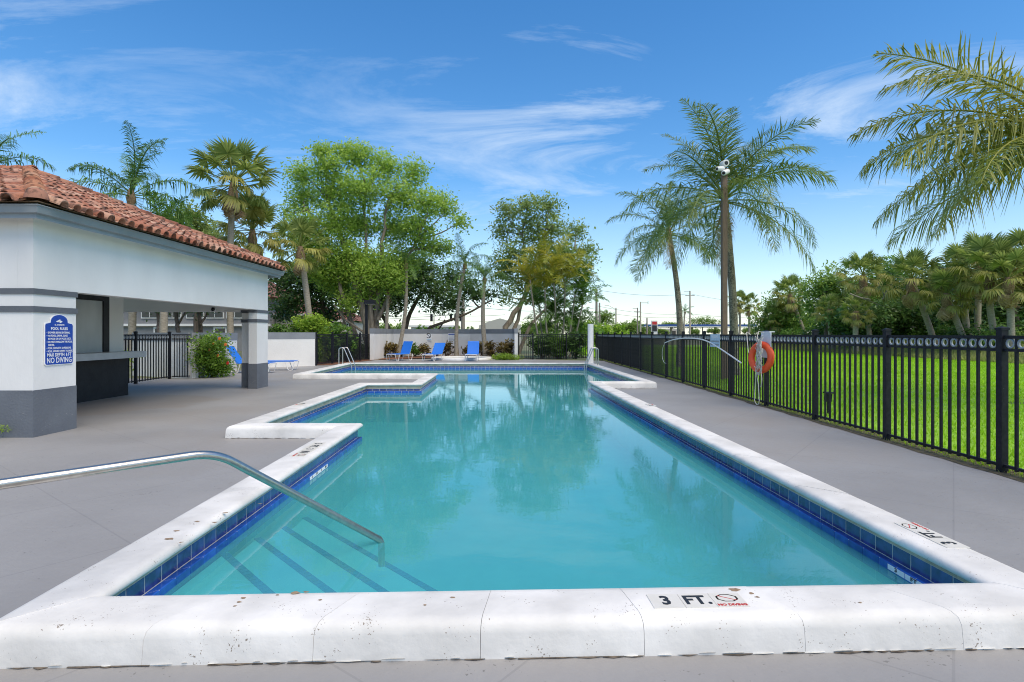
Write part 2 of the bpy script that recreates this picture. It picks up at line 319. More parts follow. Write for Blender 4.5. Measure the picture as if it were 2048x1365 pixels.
def water_mat():
    m = bpy.data.materials.new('water'); m.use_nodes = True; nd = m.node_tree.nodes; lk = m.node_tree.links; nd.clear()
    o = N(nd, 'ShaderNodeOutputMaterial'); tr = N(nd, 'ShaderNodeBsdfTransparent'); tr.inputs[0].default_value = (.42, .88, .92, 1)
    gl = N(nd, 'ShaderNodeBsdfGlossy'); gl.inputs['Roughness'].default_value = .0; gl.inputs[0].default_value = (1, 1, 1, 1)
    fr = N(nd, 'ShaderNodeFresnel'); fr.inputs[0].default_value = 1.33
    mx = N(nd, 'ShaderNodeMixShader'); fm = N(nd, 'ShaderNodeMath', operation='MULTIPLY'); lk.new(fr.outputs[0], fm.inputs[0]); fm.inputs[1].default_value = .95; lk.new(fm.outputs[0], mx.inputs[0])
    # fine suspended matter makes the water itself slightly milky
    df = N(nd, 'ShaderNodeBsdfDiffuse'); df.inputs[0].default_value = (.085, .41, .45, 1)
    m2 = N(nd, 'ShaderNodeMixShader'); m2.inputs[0].default_value = .48; lk.new(tr.outputs[0], m2.inputs[1]); lk.new(df.outputs[0], m2.inputs[2])
    lk.new(m2.outputs[0], mx.inputs[1]); lk.new(gl.outputs[0], mx.inputs[2]); lk.new(mx.outputs[0], o.inputs[0])
    t = N(nd, 'ShaderNodeTexCoord'); q = N(nd, 'ShaderNodeMapping'); lk.new(t.outputs['Object'], q.inputs[0]); q.inputs['Scale'].default_value = (1, 1.6, 1)
    n_ = N(nd, 'ShaderNodeTexNoise'); lk.new(q.outputs[0], n_.inputs['Vector']); n_.inputs['Scale'].default_value = 3.2; n_.inputs['Detail'].default_value = 4; n_.inputs['Distortion'].default_value = .5
    bp = N(nd, 'ShaderNodeBump'); bp.inputs['Strength'].default_value = .035; bp.inputs['Distance'].default_value = .03; lk.new(n_.outputs[0], bp.inputs['Height'])
    lk.new(bp.outputs[0], gl.inputs['Normal']); return m
water_m = water_mat()

# ------------------------------------------------------------------ pool outline (inner lip of the coping), anticlockwise
T = .17
POOL = [(-2.02, 2.83), (2.49, 2.985), (2.16, 15.55), (3.62, 15.6), (3.40, 25.1), (-6.95, 25.1), (-6.66, 18.72), (-2.33, 18.66),
        (-2.26, 14.78), (-3.66, 14.74), (-3.62, 8.28), (-2.12, 8.25)]
def offset(poly, d):
    """move every edge outwards by d (anticlockwise polygon)"""
    n = len(poly); out = []
    for i in range(n):
        p0, p1, p2 = Vector(poly[i-1]), Vector(poly[i]), Vector(poly[(i+1) % n])
        a, b = (p1-p0).normalized(), (p2-p1).normalized(); na, nb = Vector((a.y, -a.x)), Vector((b.y, -b.x))
        m = (na+nb)/(1+na.dot(nb)); out.append(p1+m*d)
    return out
def fill(name, outer, holes, z, m, kind='structure'):
    bm = bmesh.new(); es = []
    for lp in [outer]+holes:
        vs_ = [bm.verts.new((p[0], p[1], z)) for p in lp]
        es += [bm.edges.new((vs_[i], vs_[(i+1) % len(vs_)])) for i in range(len(vs_))]
    bmesh.ops.triangle_fill(bm, use_beauty=True, use_dissolve=False, edges=es, normal=(0, 0, 1))
    for f in bm.faces:
        if f.normal.z < 0: f.normal_flip()
    me = bpy.data.meshes.new(name); bm.to_mesh(me); bm.free(); me.materials.append(m); o = link(name, me)
    if kind: o['kind'] = kind
    return o
hole = [tuple(p) for p in offset(POOL, .2)]
fill('ground', [(-1500, -60), (1500, -60), (1500, 2400), (-1500, 2400)], [hole], -.02, earth_m)
DECK = [(-13.5, -5), (5.12, -5), (5.12, 30.6), (3.6, 31.2), (.8, 32.6), (-2.5, 33.6), (-5.5, 33.0), (-7.6, 31.4), (-8.9, 26.0), (-10.4, 24.8), (-10.8, 22.4), (-10.5, 18.6), (-13.5, 18.6)]
fill('pool_deck', DECK, [hole], 0, deck_m)
fill('pool_water', [tuple(p) for p in offset(POOL, .02)], [], -.08, water_m)

pool = empty('swimming_pool', (0, 2.6, 0), 'zigzag swimming pool with thick white raised coping and blue waterline tiles', 'pool')
# basin
sh = MB(); wp = offset(POOL, .066); n = len(wp)
sh.add([(p.x, p.y, -.10) for p in wp]+[(p.x, p.y, -.85) for p in wp], [(i, (i+1) % n, n+(i+1) % n, n+i) for i in range(n)])
sh.build('basin_wall', shell_m, pool)
bf = fill('basin_floor', [tuple(p) for p in offset(POOL, .07)], [], -.84, shell_m, None); bf.data.transform(Matrix.Translation((0, -2.6, 0))); bf.parent = pool
# coping, swept profile cut at its joints
PROF = [(.062, .112), (.010, .113), (.001, .122), (0, .138), (.008, .155), (.028, .167), (.06, T), (.275, T), (.305, .162), (.328, .142), (.338, .11), (.345, -.005)]
def station(i, t, prof, g=0):
    """profile points at fraction t of pool edge i; corners mitred"""
    n = len(POOL); out = []
    for o_, z in prof:
        q = OFFS[round(o_, 4)]; a, b = q[i], q[(i+1) % n]; out.append(a+(b-a)*t)
    return [Vector((p.x, p.y, z)) for p, (o_, z) in zip(out, prof)]
OFFS = {}
def need(prof):
    for o_, z in prof:
        if round(o_, 4) not in OFFS: OFFS[round(o_, 4)] = offset(POOL, o_)
need(PROF)
rng = random.Random(3)
for i in range(len(POOL)):
    L = (Vector(POOL[(i+1) % len(POOL)])-Vector(POOL[i])).length; k = max(1, round(L/.64))
    for j in range(k):
        g = .0010/L; t0 = j/k+(g if j else 0); t1 = (j+1)/k-(g if j < k-1 else 0)
        dz = rng.uniform(-.0012, .0012); pr = [(o_, z+(dz if z > .09 else 0)) for o_, z in PROF]
        ra, rb = station(i, t0, pr), station(i, t1, pr); m_ = len(pr)
        mb = MB(); mb.add(ra+rb, [(q, q+1, m_+q+1, m_+q) for q in range(m_-1)], True)
        mb.add(ra, [tuple(range(m_))]); mb.add(rb, [tuple(range(m_))[::-1]])
        mb.build('coping_segment', curb_m, pool)
# raw inner face of the coping, grout bed, ledge bed
def band(name, prof, m_, edges):
    need(prof); mb = MB(); k = len(prof)
    for i in edges:
        a, b = station(i, 0, prof), station(i, 1, prof); mb.add(a+b, [(q, q+1, k+q+1, k+q) for q in range(k-1)])
    return mb.build(name, m_, pool)
NE, FE = (0, 1, 11), range(2, 11)      # farther edges have a deeper bare band and shorter tiles
band('raw_coping_face', [(.066, .114), (.058, .1135), (.058, .072)], beige_m, NE); band('raw_coping_face', [(.066, .114), (.058, .1135), (.058, .026)], beige_m, FE)
band('tile_grout', [(.058, .072), (.0605, .072), (.0605, -.033), (.0085, -.033), (.0085, -.14), (.065, -.16)], grout_m, NE); band('tile_grout', [(.058, .026), (.0605, .026), (.0605, -.033), (.0085, -.033), (.0085, -.14), (.065, -.16)], grout_m, FE)
TS = .165
far_t, far_l = MB(), MB()
PT = [(.0590, .068), (.0590, -.026), (.0615, -.026), (.0615, .068)]
PL = [(.0575, -.0310), (.010, -.0310), (.0050, -.036), (.0050, -.135), (.0080, -.135), (.0080, -.0335), (.0575, -.0335)]
PF = [(o_, min(z, .022)) for o_, z in PT]; need(PT); need(PL)
for i in range(len(POOL)):
    L = (Vector(POOL[(i+1) % len(POOL)])-Vector(POOL[i])).length; k = max(1, round(L/TS)); near = i in (1, 9, 11)
    for j in range(k):
        g = .0042/L; t0, t1 = j/k+g, (j+1)/k-g
        for prof, m_, nm, far in ((PF if i in FE else PT, tile_m, 'waterline_tile', far_t), (PL, ledge_m, 'ledge_tile', far_l)):
            a, b = station(i, t0, prof), station(i, t1, prof); q = len(prof)
            mb = MB() if near else far
            mb.add(a+b, [(s, (s+1) % q, q+(s+1) % q, q+s) for s in range(q)]+[tuple(range(q)), tuple(range(q, 2*q))[::-1]])
            if near: mb.build(nm, m_, pool)
tag(far_t.build('waterline_tiles', tile_m, pool), kind='stuff'); tag(far_l.build('ledge_tiles', ledge_m, pool), kind='stuff')
# corner steps with lines of small blue tiles on their edges
wx, ny = -2.03, 2.86
for k, (yw, z) in enumerate(((4.10, -.11), (4.63, -.19), (5.16, -.28), (5.70, -.37))):
    sl = -1.10; xe = wx+(yw-ny)/1.10
    mb = MB(); zb = -.84
    mb.prism([(wx, ny), (xe, ny+.04), (wx, yw)], lambda u, v, d: (u, v, d), z, zb); st = mb.build('step', step_m, pool)
    d = Vector((xe-wx, ny+.04-yw, 0)); Ld = d.length; d.normalize(); nn = Vector((d.y, -d.x, 0)); nt_ = int(Ld/.055)
    if nn.x < 0: nn = -nn
    for q in range(nt_):
        c = Vector((wx, yw, z+.003))+d*(.03+(q+.5)*(Ld-.06)/nt_)-nn*.03
        MB().obox(c, d*.024, nn*.026, Vector((0, 0, .003))).build('step_tile', stepline_m, st)
# flaking paint and dirt caught along the foot of the coping
dirt_m = mat('kerb_dirt', (.05, .042, .035), (.16, .13, .10), 18, .95); flake_m = mat('paint_flake', (.55, .55, .53), (.66, .66, .64), 12, .8); dm, fm_ = MB(), MB(); rd = random.Random(17)
qo = offset(POOL, .343)
for i in range(len(POOL)):
    a, b = qo[i], qo[(i+1) % len(POOL)]; d = (b-a); L = d.length; d.normalize(); nn = Vector((d.y, -d.x)); s = 0
    while s < L-.12:
        w = rd.uniform(.03, .16)
        if rd.random() < .72:
            p = a+d*s; q = a+d*(s+w); m1, m2 = rd.uniform(.004, .026), rd.uniform(.004, .022)
            dm.add([(p.x, p.y, .0045), (q.x, q.y, .0045), (q.x+nn.x*m1*.4, q.y+nn.y*m1*.4, .004), ((p.x+q.x)/2+nn.x*m2, (p.y+q.y)/2+nn.y*m2, .0035), (p.x+nn.x*m1*.5, p.y+nn.y*m1*.5, .004), ], [(0, 1, 2, 3, 4)])
        if rd.random() < .5:
            p = a+d*s; q = a+d*(s+w*.7); h = rd.uniform(.006, .018)
            fm_.add([(p.x, p.y, .006), (q.x, q.y, .006), (q.x+nn.x*.006, q.y+nn.y*.006, h*.8), ((p.x+q.x)/2+nn.x*.012, (p.y+q.y)/2+nn.y*.012, h), (p.x+nn.x*.004, p.y+nn.y*.004, h*.6)], [(0, 1, 2, 3, 4)])
        s += w
ch = MB(); chip_m = mat('bare_cement', (.20, .13, .075), (.34, .24, .15), 30, .9)
for px, py, r in ((1468, 1179, .024), (1514, 1194, .010), (1503, 1187, .012), (590, 1186, .018), (612, 1184, .012), (640, 1200, .008), (478, 1204, .010), (486, 1196, .012), (470, 1212, .008), (340, 1078, .022), (352, 1062, .016), (395, 1043, .014), (520, 1008, .012), (430, 1045, .018), (362, 1085, .012), (450, 1026, .016), (555, 1190, .008), (1720, 1205, .007), (850, 1210, .007), (905, 1195, .009)):
    c = gp(px, py, T+.0018); k = 9; ch.add([(c.x+math.cos(6.283*i/k)*r*rd.uniform(.5, 1.3)*1.3, c.y+math.sin(6.283*i/k)*r*rd.uniform(.4, 1.1), c.z) for i in range(k)], [tuple(range(k))])
tag(ch.build('paint_chips', chip_m, pool), kind='stuff')
tag(dm.build('kerb_dirt', dirt_m, pool), kind='stuff'); tag(fm_.build('paint_flakes', flake_m, pool), kind='stuff')
# depth markers set in the coping: white tiles with black and red print
def marker(o, u, v, words, w=.153, tiles=None, nodive=True):
    """row of marker tiles starting at o (left end, on the surface), reading along u, up along v"""
    o, u, v = Vector(o), Vector(u).normalized(), Vector(v).normalized(); nrm = u.cross(v); x = 0
    for wd in words+(['@'] if nodive else []):
        c = o+u*(x+w/2)+nrm*.0015
        t_ = MB().obox(c, u*(w/2-.0012), v*(w*.46), nrm*.0022).build('depth_marker', marker_m, pool)
        O = o+u*(x+w/2)+nrm*.0037
        if wd == '@':
            oc = [(math.cos(R(22.5+45*a))*.056, math.sin(R(22.5+45*a))*.040) for a in range(8)]; mb = MB()
            for a in range(8):
                p, q = oc[a], oc[(a+1) % 8]; s_ = .82
                mb.add([O+u*p[0]+v*(p[1]+.020), O+u*q[0]+v*(q[1]+.020), O+u*q[0]*s_+v*(q[1]*s_+.020), O+u*p[0]*s_+v*(p[1]*s_+.020)], [(0, 1, 2, 3)])
            for sg in (1, -1):
                dd = (u*sg+v*-.62).normalized(); pp = nrm.cross(dd); ctr = O+v*.020
                mb.add([ctr-dd*.046-pp*(.003 if sg > 0 else .0016)+nrm*.0003*sg, ctr+dd*.046-pp*(.003 if sg > 0 else .0016)+nrm*.0003*sg, ctr+dd*.046+pp*(.003 if sg > 0 else .0016)+nrm*.0003*sg, ctr-dd*.046+pp*(.003 if sg > 0 else .0016)+nrm*.0003*sg], [(0, 1, 2, 3)])
            mb.build('no_diving_symbol', print_r, t_)
            place_flat(text_mesh('NO DIVING', .027, print_r, bold=.0012), 'lettering', t_, O, u, v, 0, -.050, .0004)
        else: place_flat(text_mesh(wd, .118, print_k, bold=.004, sx=.86), 'lettering', t_, O, u, v, 0, 0, .0004)
        x += w
ed = (Vector(POOL[1])-Vector(POOL[0])).normalized(); ed = Vector((ed.x, ed.y, 0)); up_ = Vector((-ed.y, ed.x, 0))
marker(gp(1300, 1204, T), ed, up_, ['3', 'FT.'])
er = (Vector(POOL[2])-Vector(POOL[1])).normalized(); er = Vector((er.x, er.y, 0))
marker(gp(1918, 1097, T), er, Vector((-er.y, er.x, 0)), ['3', 'FT.'])
el = (Vector(POOL[0])-Vector(POOL[11])).normalized(); el = Vector((el.x, el.y, 0))
marker(gp(640, 886, T), el, Vector((-el.y, el.x, 0)), ['3', 'FT.', '3', 'IN'])
e9 = (Vector(POOL[10])-Vector(POOL[9])).normalized(); e9 = Vector((e9.x, e9.y, 0))
marker(gp(607, 807, T), e9, Vector((-e9.y, e9.x, 0)), ['FT.'])
marker(gp(1306, 813, T), er, Vector((-er.y, er.x, 0)), ['FT.'])
# depth markers on the vertical face of the tile ledge
def wall_marker(i, y0, words, sgn):
    q = offset(POOL, .0048); a, b = q[i], q[(i+1) % len(POOL)]; d = (b-a).normalized(); t_ = (y0-a.y)/(b.y-a.y); p = a+(b-a)*t_
    u = Vector((d.x, d.y, 0))*sgn
    for k, wd in enumerate(words):
        o = Vector((p.x, p.y, -.058))+u*(k*.155+.077); nrm = u.cross(Vector((0, 0, 1)))
        t__ = MB().obox(o, u*.075, Vector((0, 0, .017)), nrm*.0015).build('depth_marker', print_w, pool)
        place_flat(text_mesh(wd, .034, print_k, bold=.001, sx=1.5), 'lettering', t__, o, u, (0, 0, 1), 0, .002, .0024)
wall_marker(1, 3.72, ['3', 'FT'], -1)
wall_marker(11, 5.95, ['3', 'FT', '3', 'IN'], -1)

# ------------------------------------------------------------------ stair rail and ladders
hr = empty('pool_handrail', (-2.60, 2.2, 0), 'stainless steel stair handrail slanting down into the pool steps', 'handrail')
E = Vector((-.955, 4.20, -.06)); Dn = Vector((-.66, -.75, 0)).normalized()
Bp = Vector((-1.676, 3.24, .785)); G = Bp+Dn*1.15
def smooth_path(pts, r, n=6):
    """polyline with rounded corners"""
    pts = [Vector(p) for p in pts]; out = [pts[0]]
    for i in range(1, len(pts)-1):
        a = (pts[i-1]-pts[i]); b = (pts[i+1]-pts[i]); k = min(r, a.length*.45, b.length*.45); A = pts[i]+a.normalized()*k; B = pts[i]+b.normalized()*k
        for q in range(n+1):
            t = q/n; out.append(A*(1-t)**2+pts[i]*2*t*(1-t)+B*t*t)
    out.append(pts[-1]); return out
MB().tube(smooth_path([(G.x, G.y, .0), (G.x, G.y, .785), Bp, E], .13, 8)+[E+Vector((.010, .011, -.03)), E+Vector((.012, .013, -.20))], .0245, 14).build('rail', steel_m, hr)
MB().lathe([(.0, .012), (.05, .012), (.06, .0)], 16, (G.x, G.y, .001)).build('floor_flange', steel_m, hr)
def ladder(name, label, xb, xw, ys, g):
    s = 1 if xw > xb else -1
    r_ = empty(name, (xb, ys[0], T), label, 'ladder', g)
    for y in ys:
        pts = smooth_path([(xb, y, T-.01), (xb, y, .86), (xb+s*.20, y, .88), (xw, y, .10), (xw, y, -.7)], .17, 7)
        MB().tube(pts, .021, 10).build('rail', galv_m, r_)
        MB().lathe([(.0, .012), (.04, .012), (.05, 0)], 12, (xb, y, T+.001)).build('flange', galv_m, r_)
    for z in (-.12, -.36): MB().box(xw-.04, xw+.04, ys[0]+.02, ys[1]-.02, z-.012, z+.012).build('tread', galv_m, r_)
ladder('pool_ladder', 'stainless pool ladder in the far corner before the planted fence', -7.16, -6.62, (23.95, 24.5), 'pool ladders')
ladder('pool_ladder', 'stainless pool ladder beside the round white column', 3.70, 3.20, (23.6, 24.15), 'pool ladders')

# ------------------------------------------------------------------ iron fences
PH, RT, RB, R1 = 1.50, 1.425, 1.29, .075      # post height, top rail, second rail, bottom rail
def ring_mesh():
    mb = MB(); ro, ri, h = .052, .036, .011; n = 14
    for k in range(n):
        a, b = 2*math.pi*k/n, 2*math.pi*(k+1)/n
        P = lambda r, t, y: (r*math.sin(t), y, r*math.cos(t))
        mb.add([P(ro, a, -h), P(ro, b, -h), P(ri, b, -h), P(ri, a, -h), P(ro, a, h), P(ro, b, h), P(ri, b, h), P(ri, a, h)],
               [(0, 1, 2, 3), (4, 7, 6, 5), (0, 4, 5, 1), (3, 2, 6, 7)], True)
    return mb.mesh('ring', ring_m)
RING = ring_mesh()
PICK = MB().box(-.0125, .0125, -.0125, .0125, 0, 1).mesh('picket', iron_m)
def post_mesh(w, h):
    mb = MB().box(-w, w, -w, w, -.05, h); k = w+.008
    mb.box(-k, k, -k, k, h, h+.022); mb.add([(-k, -k, h+.022), (k, -k, h+.022), (k, k, h+.022), (-k, k, h+.022), (0, 0, h+.04)], [(0, 1, 4), (1, 2, 4), (2, 3, 4), (3, 0, 4)])
    return mb.mesh('post', iron_m)
POST = post_mesh(.036, PH)
FOOT = MB().box(-.055, .055, -.055, .055, 0, .012).mesh('foot_plate', white_m)
def fence(name, label, a, b, npan, per, cat='fence', first=True, last=True, rings=True, scale=1.0):
    a, b = Vector((*a, 0)), Vector((*b, 0)); d = b-a; L = d.length; u = d.normalized(); rz = math.atan2(u.y, u.x)
    r_ = empty(name, a, label, cat, rz=rz)
    pl = L/npan
    for k in range(npan+1):
        if (k == 0 and not first) or (k == npan and not last): continue
        link('post', POST, r_, (k*pl, 0, 0))
    for k in range(npan):
        x0, x1 = k*pl+.036, (k+1)*pl-.036
        for z, h in ((RT, .017), (RB, .015), (R1, .015)):
            MB().box(x0, x1, -.016, .016, z-h, z+h).build('rail', iron_m, r_, False)
        st = (x1-x0)/(per+1)
        for j in range(per):
            link('picket', PICK, r_, (x0+(j+1)*st, 0, R1-.03), scl=(1, 1, RB-R1+.02))
        for j in range(per+1):
            if rings: link('ring', RING, r_, (x0+(j+.5)*st, 0, (RT+RB)/2))
            if j: MB_DIV.append((r_, x0+j*st))
    return r_
MB_DIV = []
FX = 5.20
fr_ = fence('iron_fence', 'long black iron fence with rings between pool deck and lawn', (FX, 4.17), (FX, 33.45), 16, 12)
fence('iron_fence', 'black iron fence with ring top between counter and entrance gate', (-10.72, 13.0), (-10.98, 18.4), 3, 11)
fence('iron_gate', 'black iron entrance gate standing before the striped white wall', (-10.98, 18.46), (-10.42, 18.66), 1, 6, 'gate', first=False, last=False)
fence('iron_fence', 'dark iron fence overgrown with ferns behind the ladder', (-8.85, 26.1), (-7.75, 32.2), 4, 13, rings=False)
fence('iron_gate', 'narrow black iron gate beside the curved white wall', (.55, 32.2), (1.35, 32.2), 1, 6, 'gate')
fence('iron_fence', 'iron fence half hidden by palms behind the round white column', (1.5, 32.2), (5.1, 33.3), 2, 13, first=False, rings=False)
DIV = MB().box(-.009, .009, -.011, .011, 0, 1).mesh('ring_divider', iron_m)
for r_, x in MB_DIV: link('ring_divider', DIV, r_, (x, 0, RB+.012), scl=(1, 1, RT-RB-.024))

# things on the long fence
lb = empty('life_ring_board', (FX-.05, 11.35, .95), 'white board hung over the fence behind the life ring', 'board')
MB().box(FX-.052, FX-.034, 11.20, 11.62, .98, 1.49).build('board', board_m, lb)
MB().box(FX-.055, FX+.05, 11.24, 11.58, 1.49, 1.508).build('hook', board_m, lb)
lr = empty('life_ring', (FX-.13, 11.40, 1.02), 'orange ring buoy wound with white rope on the fence', 'life ring')
tor = MB(); nR, nr = 28, 10; RC = Vector((FX-.14, 11.42, .985))
tv = []
for a in range(nR):
    for b in range(nr):
        t, p = 2*math.pi*a/nR, 2*math.pi*b/nr; q = .255+.070*math.cos(p); tv.append((RC.x+.062*math.sin(p)+.02*math.cos(t), RC.y+q*math.sin(t), RC.z+q*math.cos(t)))
ca, sa = math.cos(R(20)), math.sin(R(20)); tv = [(RC.x+(x-RC.x)*ca-(y-RC.y)*sa, RC.y+(x-RC.x)*sa+(y-RC.y)*ca, z) for x, y, z in tv]
tor.add(tv, [(a*nr+b, a*nr+(b+1) % nr, ((a+1) % nR)*nr+(b+1) % nr, ((a+1) % nR)*nr+b) for a in range(nR) for b in range(nr)], True); tor.build('ring', ringbuoy_m, lr)
rr = random.Random(5)
def rope_pts(k):
    pts = []; c0 = RC+Vector((-.085, -.10, .12))
    for q in range(26):
        t = q/25; pts.append(c0+Vector((-.02*math.sin(q*1.7+k), .10*math.sin(q*.9+k*1.3)+.05*math.sin(q*2.3+k), .22-.62*t+.10*math.sin(q*1.25+k*2))))
    return pts
for k in range(5): MB().tube(rope_pts(k), .0075, 5).build('rope', rope_m, lr)
MB().tube([RC+Vector(p) for p in ((-.08, -.05, .30), (-.07, .02, .42), (-.03, .04, .52), (.06, .02, .50))], .008, 5).build('rope', rope_m, lr)
MB().tube(smooth_path([RC+Vector(p) for p in ((-.09, -.12, -.15), (-.10, .05, -.22), (-.08, .42, .10), (-.06, .55, .48), (-.03, .62, .52), (.05, .62, .45))], .1), .008, 5).build('rope', rope_m, lr)
MB().tube(smooth_path([RC+Vector(p) for p in ((-.07, .06, -.30), (-.08, -.06, -.55), (-.07, -.08, -.90), (-.06, .05, -.97), (-.07, .16, -.88), (-.06, .14, -.6), (-.07, .08, -.33))], .08), .008, 5).build('rope', rope_m, lr)
MB().tube(smooth_path([RC+Vector(p) for p in ((-.07, -.15, -.2), (-.08, -.22, -.45), (-.07, -.15, -.58))], .08), .008, 5).build('rope', rope_m, lr)
sh_ = empty('rescue_hook', (FX-.05, 12.6, 1.0), 'bent white rescue pole hung along the fence rail', 'rescue pole')
def fence_pt(px, py, off=-.06):
    Y = (FX+off)*F/(px-CX); return Vector((FX+off, Y, H-(py-CY)*Y/F))
MB().tube(smooth_path([fence_pt(*p) for p in ((1330, 686), (1345, 680), (1365, 677), (1385, 677), (1404, 679), (1422, 686), (1450, 704), (1482, 726))], .3), .017, 8).build('pole', white_m, sh_)
MB().tube(smooth_path([fence_pt(*p) for p in ((1330, 686), (1325, 697), (1324, 715), (1328, 726), (1332, 727))], .3), .007, 6).build('hook', white_m, sh_)
ws = empty('warning_sign', (FX-.03, fence_pt(1428, 690).y, 1.3), 'pale blue warning sign fixed to the fence rail', 'sign')
ya, yb = fence_pt(1438, 690).y, fence_pt(1419.5, 690).y
MB().box(FX-.045, FX-.036, ya, yb, 1.13, 1.45).build('panel', signpale_m, ws)
place_flat(text_mesh('WARNING', .105, print_w, bold=.004, sx=.95), 'lettering', ws, (FX-.045, (ya+yb)/2, 1.38), (0, -1, 0), (0, 0, 1), 0, 0, .002)
for k in range(2): MB().box(FX-.0475, FX-.0458, ya+.05, yb-.05, 1.25-.08*k, 1.29-.08*k).build('print_bar', fascia_m, ws)
fl = empty('garden_floodlight', at(1655, 822, 10.4), 'small black garden floodlight on a stake behind the fence', 'floodlight')
p = at(1656, 800, 10.4)
MB().tube([(p.x, p.y, 0), (p.x, p.y, .24)], .018, 8).build('stake', iron_m, fl)
MB().obox((p.x, p.y, .30), (.045, 0, 0), (0, .05, .01), (0, -.01, .07)).build('housing', iron_m, fl)
MB().obox((p.x, p.y-.01, .385), (.062, 0, 0), (0, .07, 0), (0, 0, .012)).build('visor', iron_m, fl)

# ------------------------------------------------------------------ pool house
PX = -6.69
house = empty('pool_house', (PX, 8, 0), 'open white pool house with grey trim and red barrel tile roof', 'pool house')
def hb(name, m_, *boxes, parent=None):
    mb = MB()
    for b in boxes: mb.box(*b)
    return mb.build(name, m_, parent or house)
BZ, WT = 2.08, 3.10
def lcol(name, x0, x1, y0, y1, xb, far=False):
    """corner pier in an L: pool-side leg and cross leg"""
    legs = [(x0, x1, y0, y1), ((xb, x0, y1-.3, y1) if far else (xb, x0, y0, y0+.25))]; cut = lambda i, b, e_: b+e_ if i == 0 else b-e_-.0005
    pr = hb(name, wall_m, *[(a, b, c, d, .66, BZ) for a, b, c, d in legs])
    e = .018
    for z0, z1, m_, nm in ((2.02, 2.10, band_m, 'trim_band'), (1.765, 1.85, band_m, 'trim_band')):
        hb(nm, m_, *[(a-e, cut(i, b, e), c-e, d+e, z0, z1) for i, (a, b, c, d) in enumerate(legs)], parent=pr)
    hb('painted_base', base_m, *[(a-.006, cut(i, b, .006), c-.006, d+.006, -.01, .663) for i, (a, b, c, d) in enumerate(legs)], parent=pr)
    return pr
lcol('pier', -6.91, PX, 8.0, 8.79, -11.5)
lcol('pier', -6.91, PX, 15.1, 15.78, -7.27, True)
hb('upper_wall', wall_m, (-6.912, PX+.002, 7.998, 15.782, BZ+.02, WT), (-11.5, -6.914, 7.998, 8.25, BZ+.02, WT), (-11.5, -6.914, 15.48, 15.782, BZ-.02, WT))
hb('porch_ceiling', wall2_m, (-11.5, -6.92, 8.26, 15.47, 2.75, 2.80))
hb('core_wall', wall_m, (-11.5, -9.2, 13.08, 13.58, 0, 2.74), (-9.34, -9.2, 8.5, 13.078, 0, .95), (-9.34, -9.2, 8.5, 13.078, 2.32, 2.74))
ct = hb('bar_counter', black_m, (-9.5, -9.1, 9.0, 13.6, 0, .898))
hb('counter_top', counter_m, (-9.62, -8.76, 8.9, 13.75, .90, 1.045), parent=ct)
sf = hb('shutter_frame', black_m, (-9.26, -9.185, 12.90, 13.079, 1.047, 2.32), (-9.26, -9.185, 8.6, 12.899, 2.20, 2.318))
for k in range(4): hb('shutter_panel', panel_m, (-9.25, -9.215, 12.895-.92*(k+1)+.004, 12.895-.92*k, 1.048, 2.198), parent=sf)
# gutter and fascia round the eaves
o1 = .33; EX, EY0, EY1 = PX+o1, 8.0-o1, 15.78+o1-.05
gut = [(0, 3.03), (.0, 3.085), (.055, 3.10), (.075, 3.185), (.095, 3.195), (.095, 3.205), (-.02, 3.205)]
mb = MB(); pts = [(-12.0, EY0), (EX, EY0), (EX, EY1), (-12.0, EY1)]; nr_ = []
for (x, y), (ox, oy) in zip(pts, ((0, -1), (1, -1), (1, 1), (0, 1))): nr_.append([(x+ox*(g-.06), y+oy*(g-.06), z) for g, z in gut])
k = len(gut)
for i in range(3): mb.add(nr_[i]+nr_[i+1], [(q, q+1, k+q+1, k+q) for q in range(k-1)])
mb.build('gutter', fascia_m, house)
hb('soffit', wall2_m, (-12, EX-.05, EY0+.04, EY1-.04, 3.101, 3.14))
# hip roof
ZE, ZR, RX, RY = 3.235, 4.80, -10.0, (EY0+EY1)/2
e_se, e_ne = Vector((EX+.05, EY0-.05, ZE)), Vector((EX+.05, EY1+.05, ZE)); rg = Vector((RX, RY, ZR)); rgw = Vector((-14, RY, ZR))
sw, nw = Vector((-14, EY0-.05, ZE)), Vector((-14, EY1+.05, ZE))
roof = MB().add([e_se, e_ne, rg, sw, nw, rgw], [(0, 1, 2), (3, 0, 2, 5), (1, 4, 5, 2), (0, 3, 4, 1)]).build('roof', boot_m, house)
def stile():
    """one S-shaped clay tile, x along the eave (width .27), -y down the slope, length .44"""
    prof = []
    for k in range(7): a = math.pi*(1-k/6); prof.append((.072*math.cos(a)-.043, .070*math.sin(a)))
    for k in range(1, 5): a = math.pi*k/4; prof.append((.029+.046*(1-math.cos(a)), -.020*math.sin(a)))
    n = len(prof); mb = MB(); th = .014
    top = [(x, 0, z+.012) for x, z in prof]; bot = [(x*1.06, -.44, z*1.06+.042) for x, z in prof]; low = [(x*1.06, -.44, z*1.06+.042-th) for x, z in prof]
    mb.add(top+bot, [(i, i+1, n+i+1, n+i) for i in range(n-1)], True); mb.add(bot+low, [(i, i+1, n+i+1, n+i) for i in range(n-1)])
    mb.add(low+[(x, 0, z-.002) for x, z in prof], [(i, i+1, n+i+1, n+i) for i in range(n-1)], True)
    me = mb.mesh('roof_tile', clay_m); return me
STILE = stile()
rt = random.Random(9)
def tile_face(eave_a, eave_b, apex_pts, u, down, nrm, rows, y_from=None):
    """tiles laid in courses up one slope; apex_pts limit them"""
    W = (eave_b-eave_a).length; cols = int(W/.235)
    slope_len = rows*.315; made = 0
    for r in range(rows):
        for c in range(cols):
            p = eave_a+u*((c+.5)*W/cols)-down*(r*.315)
            yield r, c, p
